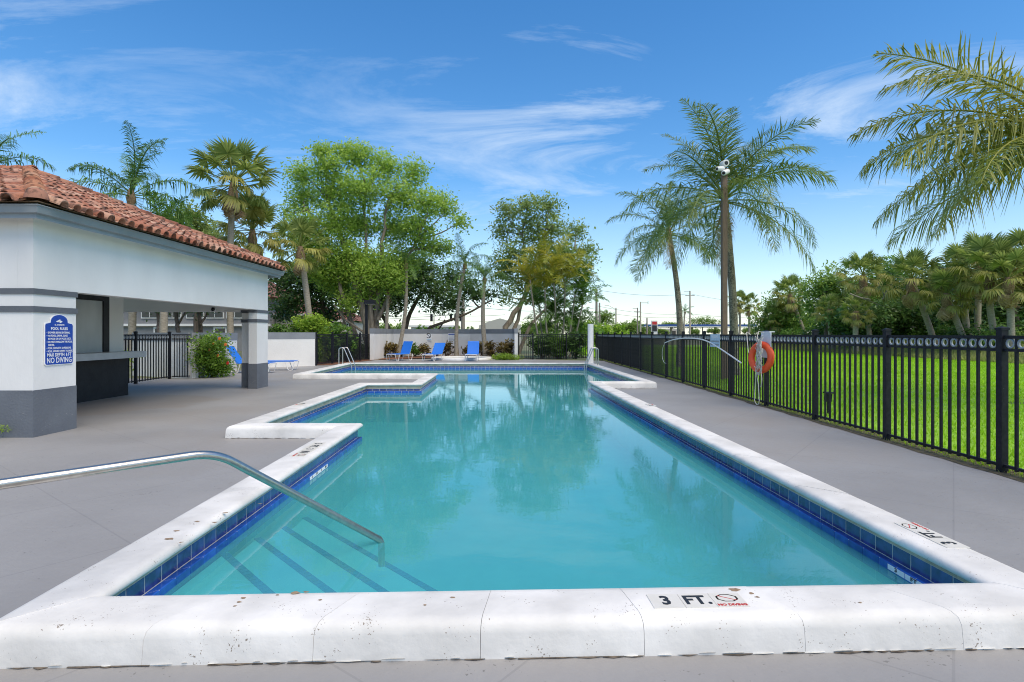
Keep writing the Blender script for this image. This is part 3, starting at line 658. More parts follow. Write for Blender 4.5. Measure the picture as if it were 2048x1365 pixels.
def lay(p, u, down, nrm):
    u = u+nrm*rt.uniform(-.02, .02); d = down+u*rt.uniform(-.02, .02)+nrm*rt.uniform(-.012, .012)
    M = Matrix(((u.x, -d.x, nrm.x, 0), (u.y, -d.y, nrm.y, 0), (u.z, -d.z, nrm.z, 0), (0, 0, 0, 1)))
    q = p-down*.40+nrm*(.012+rt.uniform(-.004, .006))
    o = bpy.data.objects.new('roof_tile', STILE); COL.objects.link(o); o.parent = roof; o.matrix_local = wmat(roof).inverted() @ Matrix.Translation(q) @ M
ntile = 0
def slope(a, b, apex_a, apex_b, cond):
    global ntile
    u = (b-a).normalized(); mid = (apex_a+apex_b)/2; up0 = mid-a; up0 = (up0-u*up0.dot(u)); Ls = up0.length; up0.normalize(); nrm = u.cross(up0)
    if nrm.z < 0: nrm = -nrm
    W = (b-a).length; rows = int(Ls/.275)
    aa, ab = (apex_a-a).dot(u), (apex_b-a).dot(u)
    for r in range(rows+1):
        s_ = (r*.275+.2)/Ls
        lo_, hi_ = aa*s_, W+(ab-W)*s_
        c = 0
        while c*.235 < W:
            x = (c+.5)*.235; c += 1
            if lo_+.02 < x < hi_-.02:
                p = a+u*x+up0*(r*.275-.06)
                if cond(p): lay(p, u, -up0, nrm); ntile += 1
slope(e_se, e_ne, rg, rg+Vector((0, .001, 0)), lambda p: True)
slope(sw, e_se, rgw, rg, lambda p: p.x > -.8946*p.y-.25)
# hip and ridge caps
CAP = MB(); 
prof = [(.125*math.cos(math.pi*k/8), .105*math.sin(math.pi*k/8)) for k in range(9)]
CAP.add([(x*.86, 0, z*.86) for x, z in prof]+[(x, -.42, z+.022) for x, z in prof]+[(x*.86, -.42, z*.8+.012) for x, z in prof],
        [(i, i+1, 9+i+1, 9+i) for i in range(8)]+[(9+i, 9+i+1, 18+i+1, 18+i) for i in range(8)], True)
CAPM = CAP.mesh('hip_tile', clay_m)
def caps(a, b):
    d = (b-a); L = d.length; d.normalize(); side = d.cross(Vector((0, 0, 1))).normalized(); up = side.cross(d)
    if up.z < 0: up = -up; side = -side
    for k in range(int(L/.30)):
        p = a+d*(.12+k*.30+.40)
        y = d; x = side; z = up
        M = Matrix(((x.x, y.x, z.x, p.x), (x.y, y.y, z.y, p.y), (x.z, y.z, z.z, p.z+.05), (0, 0, 0, 1)))
        o = bpy.data.objects.new('hip_tile', CAPM); COL.objects.link(o); o.parent = roof; o.matrix_local = wmat(roof).inverted() @ M
caps(e_se+Vector((-.1, .1, .04)), rg); caps(e_ne+Vector((-.1, -.1, .04)), rg); caps(rg+Vector((.2, 0, 0)), rgw)
MB().lathe([(0, .16), (.07, .145), (.12, .10), (.14, .03), (.145, 0)], 12, e_se+Vector((-.12, .12, .05))).build('hip_end_tile', clay_m, roof)
# rules sign on the pier
sg = empty('pool_rules_sign', (PX, 8.45, 1.0), 'blue pool rules sign with white lettering on the front pier', 'sign')
SO = Vector((PX+.012, 8.445, 1.375)); su, sv_ = Vector((0, 1, 0)), Vector((0, 0, 1))
def sign_outline(w, h, arch):
    pts = []; c = .03
    for cx_, cy_, a0 in ((w-c, -h+c, -90), ): 
        for k in range(5): a = R(a0+k*22.5); pts.append((cx_+c*math.cos(a), cy_+c*math.sin(a)))
    hs = h-.13
    for k in range(5): a = R(k*22.5); pts.append((w-c+c*math.cos(a), hs-c+c*math.sin(a)))
    for k in range(13): a = R(k*15); pts.append((w*.62*math.cos(a), hs+.012+(.118)*math.sin(a)**.8))
    for k in range(5): a = R(90+k*22.5); pts.append((-w+c+c*math.cos(a), hs-c+c*math.sin(a)))
    for k in range(5): a = R(180+k*22.5); pts.append((-w+c+c*math.cos(a), -h+c+c*math.sin(a)))
    return pts
MB().prism(sign_outline(.268, .375, .1), lambda u, v, d: SO+su*u+sv_*v+Vector((d, 0, 0)), -.008, .004).build('border', print_w, sg)
MB().prism(sign_outline(.257, .364, .1), lambda u, v, d: SO+su*u+sv_*v+Vector((d, 0, 0)), .0, .007).build('panel', signblue_m, sg)
def stext(s_, size, x, y, al='CENTER', sx=1, bold=0): place_flat(text_mesh(s_, size, print_w, al, sx=sx, bold=bold), 'lettering', sg, SO+Vector((.0072, 0, 0)), su, sv_, x, y, .0008)
stext('St. ANDREWS', .030, 0, .215, bold=.0006); stext('POOL RULES', .056, 0, .158, bold=.0015)
rules = ['• SHOWER BEFORE ENTERING.', '• NO FOOD, DRINK, GLASS', '   IN POOL OR ON POOL DECK.', '• DO NOT SWALLOW THE POOL', '   WATER.', '• POOL CAPACITY: 54 PERSONS.', '• POOL HOURS: DAWN TO DUSK.']
for k, s_ in enumerate(rules): stext(s_, .040, -.236, .100-.0455*k, 'LEFT', sx=.80, bold=.0007)
stext('MAX DEPTH: 6 FT', .072, 0, -.228, sx=.80, bold=.001); stext('NO DIVING', .112, 0, -.308, sx=.80, bold=.001)
lg = MB()
for (x, y, w_, h_) in ((-.03, .268, .04, .014), (.02, .262, .038, .018), (0, .285, .03, .012)):
    lg.add([SO+su*(x-w_)+sv_*(y)+Vector((.0078, 0, 0)), SO+su*(x)+sv_*(y-h_)+Vector((.0078, 0, 0)), SO+su*(x+w_)+sv_*(y+.004)+Vector((.0078, 0, 0)), SO+su*(x+.005)+sv_*(y+h_)+Vector((.0078, 0, 0))], [(0, 1, 2, 3)])
lg.build('emblem', print_w, sg)
# dome camera under the beam
dc = empty('security_camera', at(388, 619, 14.5), 'small white dome camera under the pool house beam', 'camera'); c = Vector((-7.98, 15.42, 2.12))
dc.location = c
MB().lathe([(0, .0), (.05, 0), (.06, -.03), (.06, -.09)], 14, c, 'y').build('shell', cam_m, dc)
MB().lathe([(.0, -.125), (.03, -.118), (.048, -.09)], 14, c, 'y').build('lens', lens_m, dc)

# ------------------------------------------------------------------ garden walls, column
def gwall(name, label, pts, h, th=.22, cap=.29):
    r_ = empty(name, (*pts[0], 0), label, 'wall')
    for i in range(len(pts)-1):
        a, b = Vector((*pts[i], 0)), Vector((*pts[i+1], 0)); d = (b-a).normalized(); nn = Vector((-d.y, d.x, 0)); e = th/2 if 0 < i else 0
        c = (a+b)/2; hl = (b-a).length/2+th*.45
        MB().obox(c+Vector((0, 0, (h-cap)/2-.02)), d*(hl-.001*i), nn*(th/2-.002*i), (0, 0, (h-cap)/2+.02)).build('panel', wall2_m, r_)
        MB().obox(c+Vector((0, 0, h-cap/2)), d*(hl+.008-.001*i), nn*(th/2+.012-.002*i), (0, 0, cap/2)).build('painted_cap', cap_m, r_)
    return r_
gwall('garden_wall', 'white garden wall with grey cap behind the entrance gate and hibiscus', [(-13.2, 20.2), (-10.42, 18.78), (-10.85, 22.4)], 1.5)
gwall('garden_wall', 'white wall panel with grey cap behind the pier', [(-10.95, 24.3), (-9.0, 26.0)], 1.52)
arc = [(-7.62, 31.7), (-7.55, 34.6)]
for k in range(9): t = k/8; arc.append((-7.3+7.6*t, 35.6+2.0*math.sin(math.pi*t)))
arc += [(.42, 34.4), (.40, 31.9)]
gwall('garden_wall', 'curved white wall with grey cap behind the three blue loungers', arc, 1.76)
wc = empty('round_column', (3.90, 27.2, 0), 'plain round white column at the far pool corner', 'column')
MB().lathe([(.0, 1.93), (.13, 1.93), (.138, 1.92), (.138, 0), (.16, 0)][::1], 20, (3.90, 27.2, 0)).build('shaft', whitepost_m, wc)
def wall_sign(label, px, py, w, h, Y, sym):
    c = at(px, py, Y); r_ = empty('wall_sign', c, label, 'sign')
    MB().box(c.x-w/2, c.x+w/2, c.y-.012, c.y, c.z-h/2, c.z+h/2).build('panel', print_w, r_)
    if sym:
        MB().lathe([(.12, -.013), (.16, -.014), (.16, -.013)], 18, (c.x, c.y, c.z+.10), 'y').build('symbol', print_k, r_)
        MB().obox((c.x, c.y-.015, c.z+.10), (.09, 0, -.09), (.012, 0, .012), (0, .001, 0)).build('symbol', print_k, r_)
        MB().box(c.x-w*.42, c.x+w*.42, c.y-.015, c.y-.013, c.z-h*.42, c.z-h*.24).build('print_bar', signpale_m, r_)
    else:
        MB().box(c.x-w*.45, c.x+w*.45, c.y-.015, c.y-.013, c.z+h*.38, c.z+h*.46).build('print_bar', signblue_m, r_)
        for k in range(7): MB().box(c.x-w*.40, c.x+w*(.40-.1*(k % 3)), c.y-.015, c.y-.013, c.z+h*(.28-.09*k), c.z+h*(.305-.09*k)).build('print_line', cap_m, r_)
wall_sign('small white no smoking sign on the curved wall', 857, 675, .42, .42, 36.94, True)
wall_sign('tall white notice board on the curved wall', 904, 680, .52, .86, 37.38, False)
hl = empty('deck_light_post', at(732, 720, 32.6), 'black square lamp post with box head by the curved wall', 'lamp post')
c = at(733, 608, 32.6); MB().box(c.x-.07, c.x+.07, 32.53, 32.67, 0, c.z).build('post', iron_m, hl)
MB().box(c.x-.08, c.x+.50, 32.35, 32.8, c.z-.02, c.z+.2).build('lamp_head', iron_m, hl)
MB().box(c.x-.04, c.x+.46, 32.40, 32.75, c.z-.035, c.z-.021).build('lens', board_m, hl)

# ------------------------------------------------------------------ loungers
def lounger(label, loc, rz, back=62, g='blue sling loungers'):
    r_ = empty('sun_lounger', loc, label, 'sun lounger', g, rz)
    w, L1_, z = .30, 1.22, .36; ba = R(back); bx, bz = -math.cos(ba)*.74, math.sin(ba)*.74
    fr2 = MB()
    for s in (-1, 1): fr2.tube([(0, s*w, z), (L1_, s*w, z)], .015, 7); fr2.tube([(0, s*w, z), (bx, s*w, z+bz)], .015, 7)
    fr2.tube([(bx, -w, z+bz), (bx, w, z+bz)], .015, 7); fr2.tube([(L1_, -w, z), (L1_, w, z)], .015, 7)
    fr2.build('frame', white_m, r_, False)
    for x, sp in ((-.12, .16), (L1_-.22, .14)):
        for s in (-1, 1):
            MB().tube(smooth_path([(x-sp, s*w*1.02, z), (x-sp*.2, s*w*1.04, .015), (x+sp, s*w*1.04, .015), (x+sp*1.6, s*w*1.02, z)], .06), .013, 7).build('leg', white_m, r_, False)
    def sling(p, q, nm):
        p, q = Vector(p), Vector(q); mb = MB(); n_ = 7; v = []
        for i in range(n_+1):
            t = i/n_
            for j in range(5):
                s = j/4-.5; sag = -.016*math.sin(math.pi*t)*(1-4*s*s*.7)
                d = (q-p).normalized(); up = Vector((-d.z, 0, d.x)); up = up if up.z > 0 else -up
                pt = p.lerp(q, t)+up*(sag+.026); v.append((pt.x, s*2*w*1.05, pt.z))
        v2 = [(x, y, zz-.008) for x, y, zz in v]; k = len(v)
        fs = [(i*5+j, i*5+j+1, (i+1)*5+j+1, (i+1)*5+j) for i in range(n_) for j in range(4)]
        v2 = [(x, y*1.01, zz-.022) for x, y, zz in v2]; rim = [j for j in range(5)]+[i*5+4 for i in range(1, n_+1)]+[n_*5+j for j in (3, 2, 1, 0)]+[i*5 for i in range(n_-1, 0, -1)]
        mb.add(v, fs, True); mb.add(v2, fs, True); mb.add([v[i] for i in rim]+[v2[i] for i in rim], [(i, (i+1) % len(rim), len(rim)+(i+1) % len(rim), len(rim)+i) for i in range(len(rim))]); mb.build(nm, blue_m, r_, False)
    sling((.02, 0, z), (L1_-.02, 0, z), 'sling_seat'); sling((0, 0, z), (bx, 0, z+bz), 'sling_back')
    return r_
def lpos(px, py): p = gp(px, py); return (p.x, p.y, 0)
lounger('blue sling lounger turned sideways, leftmost of three before the curved wall', (-5.72, 31.35, 0), R(-118), 66)
lounger('low blue lounger in the middle of three before the curved wall', (-3.95, 31.2, 0), R(-107), 52)
lounger('blue lounger facing the pool, nearest the gate of the three', (-1.97, 31.2, 0), R(-92), 68)
lounger('blue lounger with raised back half hidden behind the pier', (-10.02, 21.2, 0), R(2), 58)
lounger('blue lounger lying flat at the foot of the white wall panel', (-9.75, 22.75, 0), R(6), 30)
wp_ = empty('wading_pool_curb', (-2.6, 32.6, 0), 'low pale concrete ring on the deck behind the loungers', 'curb')
MB().lathe([(1.75, 0), (1.75, .10), (1.72, .12), (1.45, .12), (1.42, .10), (1.42, 0)], 40, (-2.7, 32.75, 0)).build('ring', whitepost_m, wp_)

# ------------------------------------------------------------------ vegetation generators
def leaf_arrays(C, size, rngn, wid=.42, upb=.35, droop=0):
    """diamond leaves folded at random round the points C"""
    n_ = len(C); d = rngn.normal(size=(n_, 3)); d[:, 2] = d[:, 2]*.7-droop; d /= np.linalg.norm(d, axis=1)[:, None]
    nn = rngn.normal(size=(n_, 3)); nn[:, 2] += upb*2; s = np.cross(d, nn); s /= np.linalg.norm(s, axis=1)[:, None]+1e-9
    sz = size*rngn.uniform(.6, 1.3, (n_, 1)); V = np.empty((n_, 4, 3)); V[:, 0] = C-d*sz*.5; V[:, 2] = C+d*sz*.5
    V[:, 1] = C+s*sz*wid*.5+d*sz*.05; V[:, 3] = C-s*sz*wid*.5+d*sz*.05
    return V.reshape(-1, 3), np.arange(n_*4).reshape(-1, 4)
def clump_points(clumps, total, rngn, sub=.30, per=16, shell=.55):
    """clumps: (centre, radii) -> points gathered in twig-sized sprays"""
    vol = np.array([r[0]*r[2]+r[0]*r[1]*.3 for c, r in clumps]); vol = vol/vol.sum(); P = []; A = []
    for (c, r), w in zip(clumps, vol):
        k = max(1, int(total*w/per)); d = rngn.normal(size=(k, 3)); d /= np.linalg.norm(d, axis=1)[:, None]
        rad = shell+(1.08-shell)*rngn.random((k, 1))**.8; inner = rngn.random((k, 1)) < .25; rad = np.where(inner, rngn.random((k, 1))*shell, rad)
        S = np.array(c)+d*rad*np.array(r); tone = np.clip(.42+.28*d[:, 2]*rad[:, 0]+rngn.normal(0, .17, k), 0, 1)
        q = (S[:, None, :]+rngn.normal(size=(k, per, 3))*sub*np.array([1, 1, .7])).reshape(-1, 3); P.append(q); A.append(np.repeat(tone, per))
    return np.concatenate(P), np.concatenate(A)
def foliage(name, clumps, total, size, m_, parent, seed, sub=.3, per=16, wid=.42, shell=.55, upb=.35, droop=0):
    g = np.random.default_rng(seed); P, A = clump_points(clumps, total, g, sub, per, shell); base = np.array(wmat(parent).translation)
    P = P[P[:, 2] > .02] if True else P; A = A[:len(P)]
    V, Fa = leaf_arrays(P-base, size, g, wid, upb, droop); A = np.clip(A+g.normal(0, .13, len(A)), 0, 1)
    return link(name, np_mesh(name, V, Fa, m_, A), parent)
def px_clumps(lst, Y, seed, dep=.7, spread=.5):
    g = random.Random(seed); out = []
    for cx_, cy_, rx, ry in lst:
        yy = Y+g.uniform(-spread, spread)*2; ry = min(ry*1.2, rx); c = at(cx_+g.uniform(-7, 7), cy_+g.uniform(-8, 6), yy); out.append(((c.x, c.y, c.z), (rx*yy/F, max(rx, ry)*yy/F*dep, ry*yy/F)))
    return out
def bend(a, b, g, k=.12, n=6):
    a, b = Vector(a), Vector(b); L = (b-a).length; o1_, o2_ = [Vector((g.uniform(-1, 1), g.uniform(-1, 1), g.uniform(-.5, .5)))*L*k for _ in (0, 1)]
    return [a.lerp(b, t)+o1_*math.sin(math.pi*t)+o2_*math.sin(2*math.pi*t)*.5 for t in [i/n for i in range(n+1)]]
def tree(name, label, Y, stems, clumps, total, size, lm, tm, seed, group='trees behind the pool', twigs=26, sub=.3, per=16, dep=.7, spread=.5, shell=.55, r0=.2):
    """stems: list of (pixel path, start radius, end radius)"""
    g = random.Random(seed); b = at(*stems[0][0][0], Y); root = empty(name, (b.x, b.y, 0), label, 'tree', group); mb = MB(); tips = []
    for path, ra, rb in stems:
        pts = [at(x, y, Y+g.uniform(-.3, .3)) for x, y in path]; pts[0].z = min(pts[0].z, 0) if path[0][1] > 690 else pts[0].z
        dense = []
        for i in range(len(pts)-1):
            for t in range(4): dense.append(pts[i].lerp(pts[i+1], t/4)+Vector((g.uniform(-1, 1), g.uniform(-1, 1), 0))*ra*.3*(1 if i or t else 0))
        dense.append(pts[-1]); k = len(dense); mb.tube(dense, [ra+(rb-ra)*i/(k-1) for i in range(k)], 8); tips += dense[k//3:]
    cl = px_clumps(clumps, Y, seed+1, dep, spread)
    for c, r in cl:
        c = Vector(c); t = min(tips, key=lambda q: (q-c).length+max(0, q.z-c.z)*2); mb.tube(bend(t, c, g), [.07, .06, .05, .045, .035, .025, .015], 6)
        for _ in range(max(2, twigs//8)):
            e = c+Vector((g.uniform(-1, 1)*r[0], g.uniform(-1, 1)*r[1], g.uniform(-.5, 1)*r[2]))*.85; mb.tube(bend(c, e, g, .1, 4), [.028, .022, .018, .012, .006], 5)
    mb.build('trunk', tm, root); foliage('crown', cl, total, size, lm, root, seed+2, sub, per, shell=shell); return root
def bush(name, label, c, r, total, size, lm, seed, cat='bush', group=None, sub=.12, lobes=9, wid=.45, per=10, zmin=0, stem=True):
    g = random.Random(seed); c = Vector(c); root = empty(name, (c.x, c.y, 0), label, cat, group); cl = []
    for k in range(lobes):
        a = g.uniform(0, 6.28); q = g.uniform(.25, .75)
        cl.append(((c.x+math.cos(a)*q*r[0], c.y+math.sin(a)*q*r[1], max(c.z+g.uniform(-.55, .6)*r[2], .12)), tuple(x*g.uniform(.32, .55) for x in r)))
    if stem:
        mb = MB()
        for k in range(5): e = Vector(cl[k % len(cl)][0]); mb.tube(bend((c.x+g.uniform(-.1, .1), c.y+g.uniform(-.1, .1), 0), e, g, .08, 4), [.03, .025, .02, .015, .01], 5)
        mb.build('stem', darktrunk_m, root)
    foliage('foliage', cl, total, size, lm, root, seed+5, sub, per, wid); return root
# ---- palm leaves
def frond_mesh(name, L, elev, droop, nl, ll, seed, m_, hang=.5, vee=.35, wid=.045, yellow=0, lw=1.0):
    """pinnate frond growing along +x from the origin"""
    g = np.random.default_rng(seed); n_ = 14; pts = [np.zeros(3)]; a = elev
    for i in range(n_): a -= droop/n_*(.5+1.0*i/n_); pts.append(pts[-1]+np.array([math.cos(a), 0, math.sin(a)])*L/n_)
    pts = np.array(pts); V = []; Fa = []; A = []
    def P(t): i = min(int(t*n_), n_-1); return pts[i]+(pts[i+1]-pts[i])*(t*n_-i), (pts[i+1]-pts[i])/np.linalg.norm(pts[i+1]-pts[i])
    rw = [.013*(1-.8*i/n_) for i in range(n_+1)]
    for i in range(n_):
        b = len(V)
        for p, w in ((pts[i], rw[i]), (pts[i+1], rw[i+1])): V += [p+[0, w, .0], p+[0, -w, 0], p+[0, 0, w*.9]]
        Fa += [(b, b+3, b+5, b+2), (b+2, b+5, b+4, b+1), (b+1, b+4, b+3, b)]; A += [.75+yellow*.2]*3
    for k in range(nl):
        t = .14+.86*(k+.5)/nl; p, d = P(t); rag = g.random(); ln = ll*(math.sin(math.pi*min(1, (.18+.80*t)))**.65)*(1 if t < .93 else .8)
        for s in (-1, 1):
            if g.random() < .07: continue
            side = np.array([0, s, 0]); up = np.cross(d, side)*s; up = up if up[2] > 0 else -up
            fw = .55+.5*t+g.normal(0, .13)+.25*math.sin(k*.9+rag); dr = side+d*fw+up*(vee*(1-t*.5)+g.normal(0, .17)); dr /= np.linalg.norm(dr)
            l2 = ln*g.uniform(.62, 1.12); h = hang*(.45+1.1*g.random())
            p1 = p+dr*l2*.5-np.array([0, 0, h*l2*.12]); p2 = p+dr*l2*(1-.28*h)-np.array([0, 0, h*l2*.62]); wv = np.cross(dr, up); wv = d*wid*.5*lw
            b = len(V); V += [p-wv*.5, p+wv*.5, p1+wv, p1-wv, p2+wv*.12, p2-wv*.12]
            Fa += [(b, b+1, b+2, b+3), (b+3, b+2, b+4, b+5)]; v_ = float(np.clip(.35+.25*g.normal()+.3*yellow, 0, 1)); A += [v_, v_]
    return np_mesh(name, np.array(V), np.array(Fa), m_, A)
def fan_mesh(name, L, R_, droop, seed, m_, nseg=30, span=R(260)):
    """costapalmate leaf: stalk along +x, then a folded fan"""
    g = np.random.default_rng(seed); V = []; Fa = []; A = []
    st = [np.array([L*t, 0, -.10*L*t*t]) for t in (0, .5, 1)]
    for i in range(2):
        b = len(V); w = .022
        for p in st[i:i+2]: V += [p+[0, w, 0], p+[0, -w, 0], p+[0, 0, w]]
        Fa += [(b, b+3, b+5, b+2), (b+2, b+5, b+4, b+1), (b+1, b+4, b+3, b)]; A += [.6]*3
    c = st[2]
    for k in range(nseg):
        t = (k+.5)/nseg-.5; a = t*span; ln = R_*(1-.35*abs(t)*1.6)*g.uniform(.88, 1.08); d = np.array([math.cos(a), math.sin(a), .12*math.cos(a*.5)-.10*(k % 2)]); d /= np.linalg.norm(d)
        sd = np.array([-math.sin(a), math.cos(a), .25*(1 if k % 2 else -1)]); w = span/nseg*R_*.33
        dz = droop*g.uniform(.7, 1.4); p1 = c+d*ln*.55-np.array([0, 0, dz*ln*.12]); p2 = c+d*ln*(1-.2*dz)-np.array([0, 0, dz*ln*.55]); b = len(V)
        V += [c-sd*w*.15, c+sd*w*.15, p1+sd*w, p1-sd*w, p2+sd*w*.08, p2-sd*w*.08]; Fa += [(b, b+1, b+2, b+3), (b+3, b+2, b+4, b+5)]; v_ = float(np.clip(.4+.24*g.normal(), 0, 1)); A += [v_, v_]
    return np_mesh(name, np.array(V), np.array(Fa), m_, A)
COCO = [frond_mesh('frond', 1, R(e), R(d), 72, .29, 20+i, coco_l, hang=h*.75, wid=.0102) for i, (e, d, h) in enumerate(((80, 48, .35), (64, 72, .5), (48, 85, .7), (30, 88, .9), (10, 80, 1.0), (-14, 60, 1.0)))]
QUEEN = [frond_mesh('frond', 1, R(e), R(d), 50, .26, 40+i, queen_l, hang=h, wid=.012, vee=.6) for i, (e, d, h) in enumerate(((82, 60, .7), (65, 85, .9), (48, 100, 1.1), (28, 95, 1.2), (5, 85, 1.3)))]
ARECA = [frond_mesh('frond', 1, R(e), R(d), 26, .32, 60+i, areca_l, hang=.4, wid=.03, vee=.6, yellow=i % 2) for i, (e, d) in enumerate(((80, 50), (60, 85), (40, 95)))]
GRARECA = [frond_mesh('frond', 1, R(e), R(d), 26, .32, 65+i, bush_l, hang=.4, wid=.03, vee=.6) for i, (e, d) in enumerate(((80, 50), (60, 85), (40, 95)))]
DEADF = [frond_mesh('dead_frond', 1, R(e), R(40), 34, .26, 70+i, dead_l, hang=1.2, wid=.014) for i, e in enumerate((-50, -70))]
FAN = [fan_mesh('fan_leaf', .9, .62, dr, 80+i, sabal_l) for i, dr in enumerate((.35, .6, .9))]
FANY = [fan_mesh('fan_leaf', .9, .62, dr, 90+i, sabaly_l) for i, dr in enumerate((.7, 1.0))]
FAND = [fan_mesh('dead_leaf', .55, .62, 1.5, 95+i, dead_l, 16, R(170)) for i in range(2)]
def trunk_path(base, top, g, lean=.04, n=9):
    base, top = Vector(base), Vector(top); o_ = Vector((g.uniform(-1, 1), g.uniform(-1, 1), 0))*(top-base).length*lean
    return [base.lerp(top, t)+o_*math.sin(math.pi*t) for t in [i/n for i in range(n+1)]]
def put_frond(me, root, c, az, L, tilt=0, roll=0):
    M = Matrix.Translation(c) @ Matrix.Rotation(az, 4, 'Z') @ Matrix.Rotation(-tilt, 4, 'Y') @ Matrix.Rotation(roll, 4, 'X') @ Matrix.Scale(L, 4)
    o = bpy.data.objects.new(me.name.split('.')[0], me); COL.objects.link(o); o.parent = root; o.matrix_local = basis(root).inverted() @ M; return o
def pinnate_palm(name, label, base, top, L, lib, seed, n_=22, r0=.16, r1=.11, tm=None, group=None, dead=3, bulge=True, cat='palm tree', kmin=0):
    g = random.Random(seed); base, top = Vector(base), Vector(top); root = empty(name, base, label, cat, group)
    path = trunk_path(base, top, g); k = len(path)
    rs = [(r0*(1.35 if i == 0 else 1)+(r1-r0)*i/(k-1))*(1+.04*(i % 2)) for i in range(k)]
    MB().tube(path, rs, 12).build('trunk', tm or palmtrunk_m, root)
    if bulge: MB().tube([top-Vector((0, 0, L*.12)), top-Vector((0, 0, L*.03)), top+Vector((0, 0, L*.10))], [r1*1.1, r1*1.55, r1*.6], 10).build('crownshaft', boot_m if lib is not QUEEN else boot_m, root)
    for i in range(n_):
        t = i/(n_-1); me = lib[min(len(lib)-1, kmin+int(t*(len(lib)-kmin)*.999))]
        put_frond(me, root, top+Vector((g.uniform(-1, 1)*r1*.5, g.uniform(-1, 1)*r1*.5, L*(.05-.07*t))), i*2.39996+g.uniform(-.25, .25), L*g.uniform(.86, 1.08)*(.8 if t < .12 else 1), R(g.uniform(-8, 8)), R(g.uniform(-25, 25)))
    for i in range(dead): put_frond(DEADF[i % 2], root, top-Vector((0, 0, L*.04)), g.uniform(0, 6.28), L*g.uniform(.4, .62))
    return root
def sabal(label, base, top, s=1.0, seed=0, n_=30, group='sabal palms', dead=10, r=.17, yellow=.3, name='sabal_palm'):
    g = random.Random(seed); base, top = Vector(base), Vector(top); root = empty(name, base, label, 'palm tree', group)
    path = trunk_path(base, top, g, .03); k = len(path); MB().tube(path, [r*(1.15 if i == 0 else 1)*(1-.12*i/k) for i in range(k)], 12).build('trunk', palmtrunk_m, root)
    MB().tube([top-Vector((0, 0, .75*s)), top-Vector((0, 0, .35*s)), top+Vector((0, 0, .1))], [r*.95, r*1.6, r*.8], 10).build('boots', boot_m, root)
    for i in range(n_):
        t = (i+.5)/n_; el = R(82-118*t**1.1); lib = FANY if (t > .55 and g.random() < yellow*1.6) else FAN
        put_frond(lib[min(len(lib)-1, int(t*len(lib)))], root, top+Vector((0, 0, .12-.25*t)), i*2.39996+g.uniform(-.3, .3), s*g.uniform(.85, 1.12), el, R(g.uniform(-20, 20)))
    for i in range(dead): put_frond(FAND[i % 2], root, top-Vector((0, 0, .25)), g.uniform(0, 6.28), s*g.uniform(.8, 1.1), R(g.uniform(-82, -55)))
    return root

# ------------------------------------------------------------------ lawn, mulch, grass
def lawn_h(x, y):
    t = np.clip((x-(24.5+.02*y))/5, 0, 1); return .75*t*t*(3-2*t)
gx = np.concatenate([np.linspace(5.14, 24, 30), np.linspace(24.6, 40, 22)]); gy = np.linspace(-4, 75, 60)
X, Yg = np.meshgrid(gx, gy); Z = lawn_h(X, Yg)-.010+.012*np.sin(X*1.3)*np.sin(Yg*.9); Z[:, 0] = -.012
idx = np.arange(X.size).reshape(X.shape); Fq = np.stack([idx[:-1, :-1], idx[:-1, 1:], idx[1:, 1:], idx[1:, :-1]], -1).reshape(-1, 4)
tag(link('lawn', np_mesh('lawn', np.stack([X, Yg, Z], -1).reshape(-1, 3), Fq, lawn_m, smooth=True)), kind='structure')
g = np.random.default_rng(11)
def blades(n_, xs, ys, hgt, name, m_, label, wid=.012, bias=1.6):
    y = ys[0]+(ys[1]-ys[0])*g.random(n_)**bias; x = xs[0]+(xs[1]-xs[0])*g.random(n_); z = lawn_h(x, y)-.012
    keep = (x*F/np.maximum(y, .1)+CX) < 2140; x, y, z = x[keep], y[keep], z[keep]; n_ = len(x)
    sc = 1+np.clip((y-10)/25, 0, 1.6); a = g.random(n_)*6.28; h = hgt*g.uniform(.6, 1.3, n_)*(1+.25*(sc-1)); lx, ly = g.normal(0, .4, n_)*h, g.normal(0, .4, n_)*h; w = wid*sc
    V = np.empty((n_, 3, 3)); V[:, 0] = np.stack([x-np.cos(a)*w, y-np.sin(a)*w, z], 1); V[:, 1] = np.stack([x+np.cos(a)*w, y+np.sin(a)*w, z], 1); V[:, 2] = np.stack([x+lx, y+ly, z+h], 1)
    pt = .5+.18*np.sin(x*.7+y*.35)*np.sin(y*.5-x*.2)
    o = link(name, np_mesh(name, V.reshape(-1, 3), np.arange(n_*3).reshape(-1, 3), m_, np.clip(pt+.12*np.sin(x*2.3+1)*np.sin(y*1.7)+g.normal(0, .2, n_), 0, 1))); tag(o, label, 'grass', kind='stuff')
blades(230000, (5.22, 26), (5, 62), .055, 'grass', grass_l, 'bright green mown lawn grass beyond the fence')
blades(60000, (24.5, 31), (18, 70), .20, 'rough_grass', rough_l, 'pale rough grass along the foot of the trees', .02, 1.0)
blades(9000, (5.16, 5.42), (4, 33), .045, 'weeds', rough_l, 'dry weeds and clippings along the fence foot', .009, 1.0)
bed = [(-7.5, 31.6), (-6.8, 31.9), (-5.6, 33.2), (-4.0, 34.1), (-2.0, 34.4), (-.4, 33.2), (.35, 31.6), (.4, 34.5), (.1, 36), (-1.5, 37.2), (-3.5, 37.6), (-5.6, 37.1), (-7.2, 35.6)]
gj = random.Random(6); ys_ = [3.5+.35*i for i in range(86)]; fill('soil_strip', [(5.05+gj.uniform(-.05, .03), y) for y in ys_]+[(5.42+gj.uniform(-.1, .1), y) for y in ys_[::-1]], [], .0042, mat('damp_soil', (.035, .035, .02), (.12, .10, .06), 14, .95, .8, 40))
fill('mulch_bed', bed, [], .03, mulch_m)
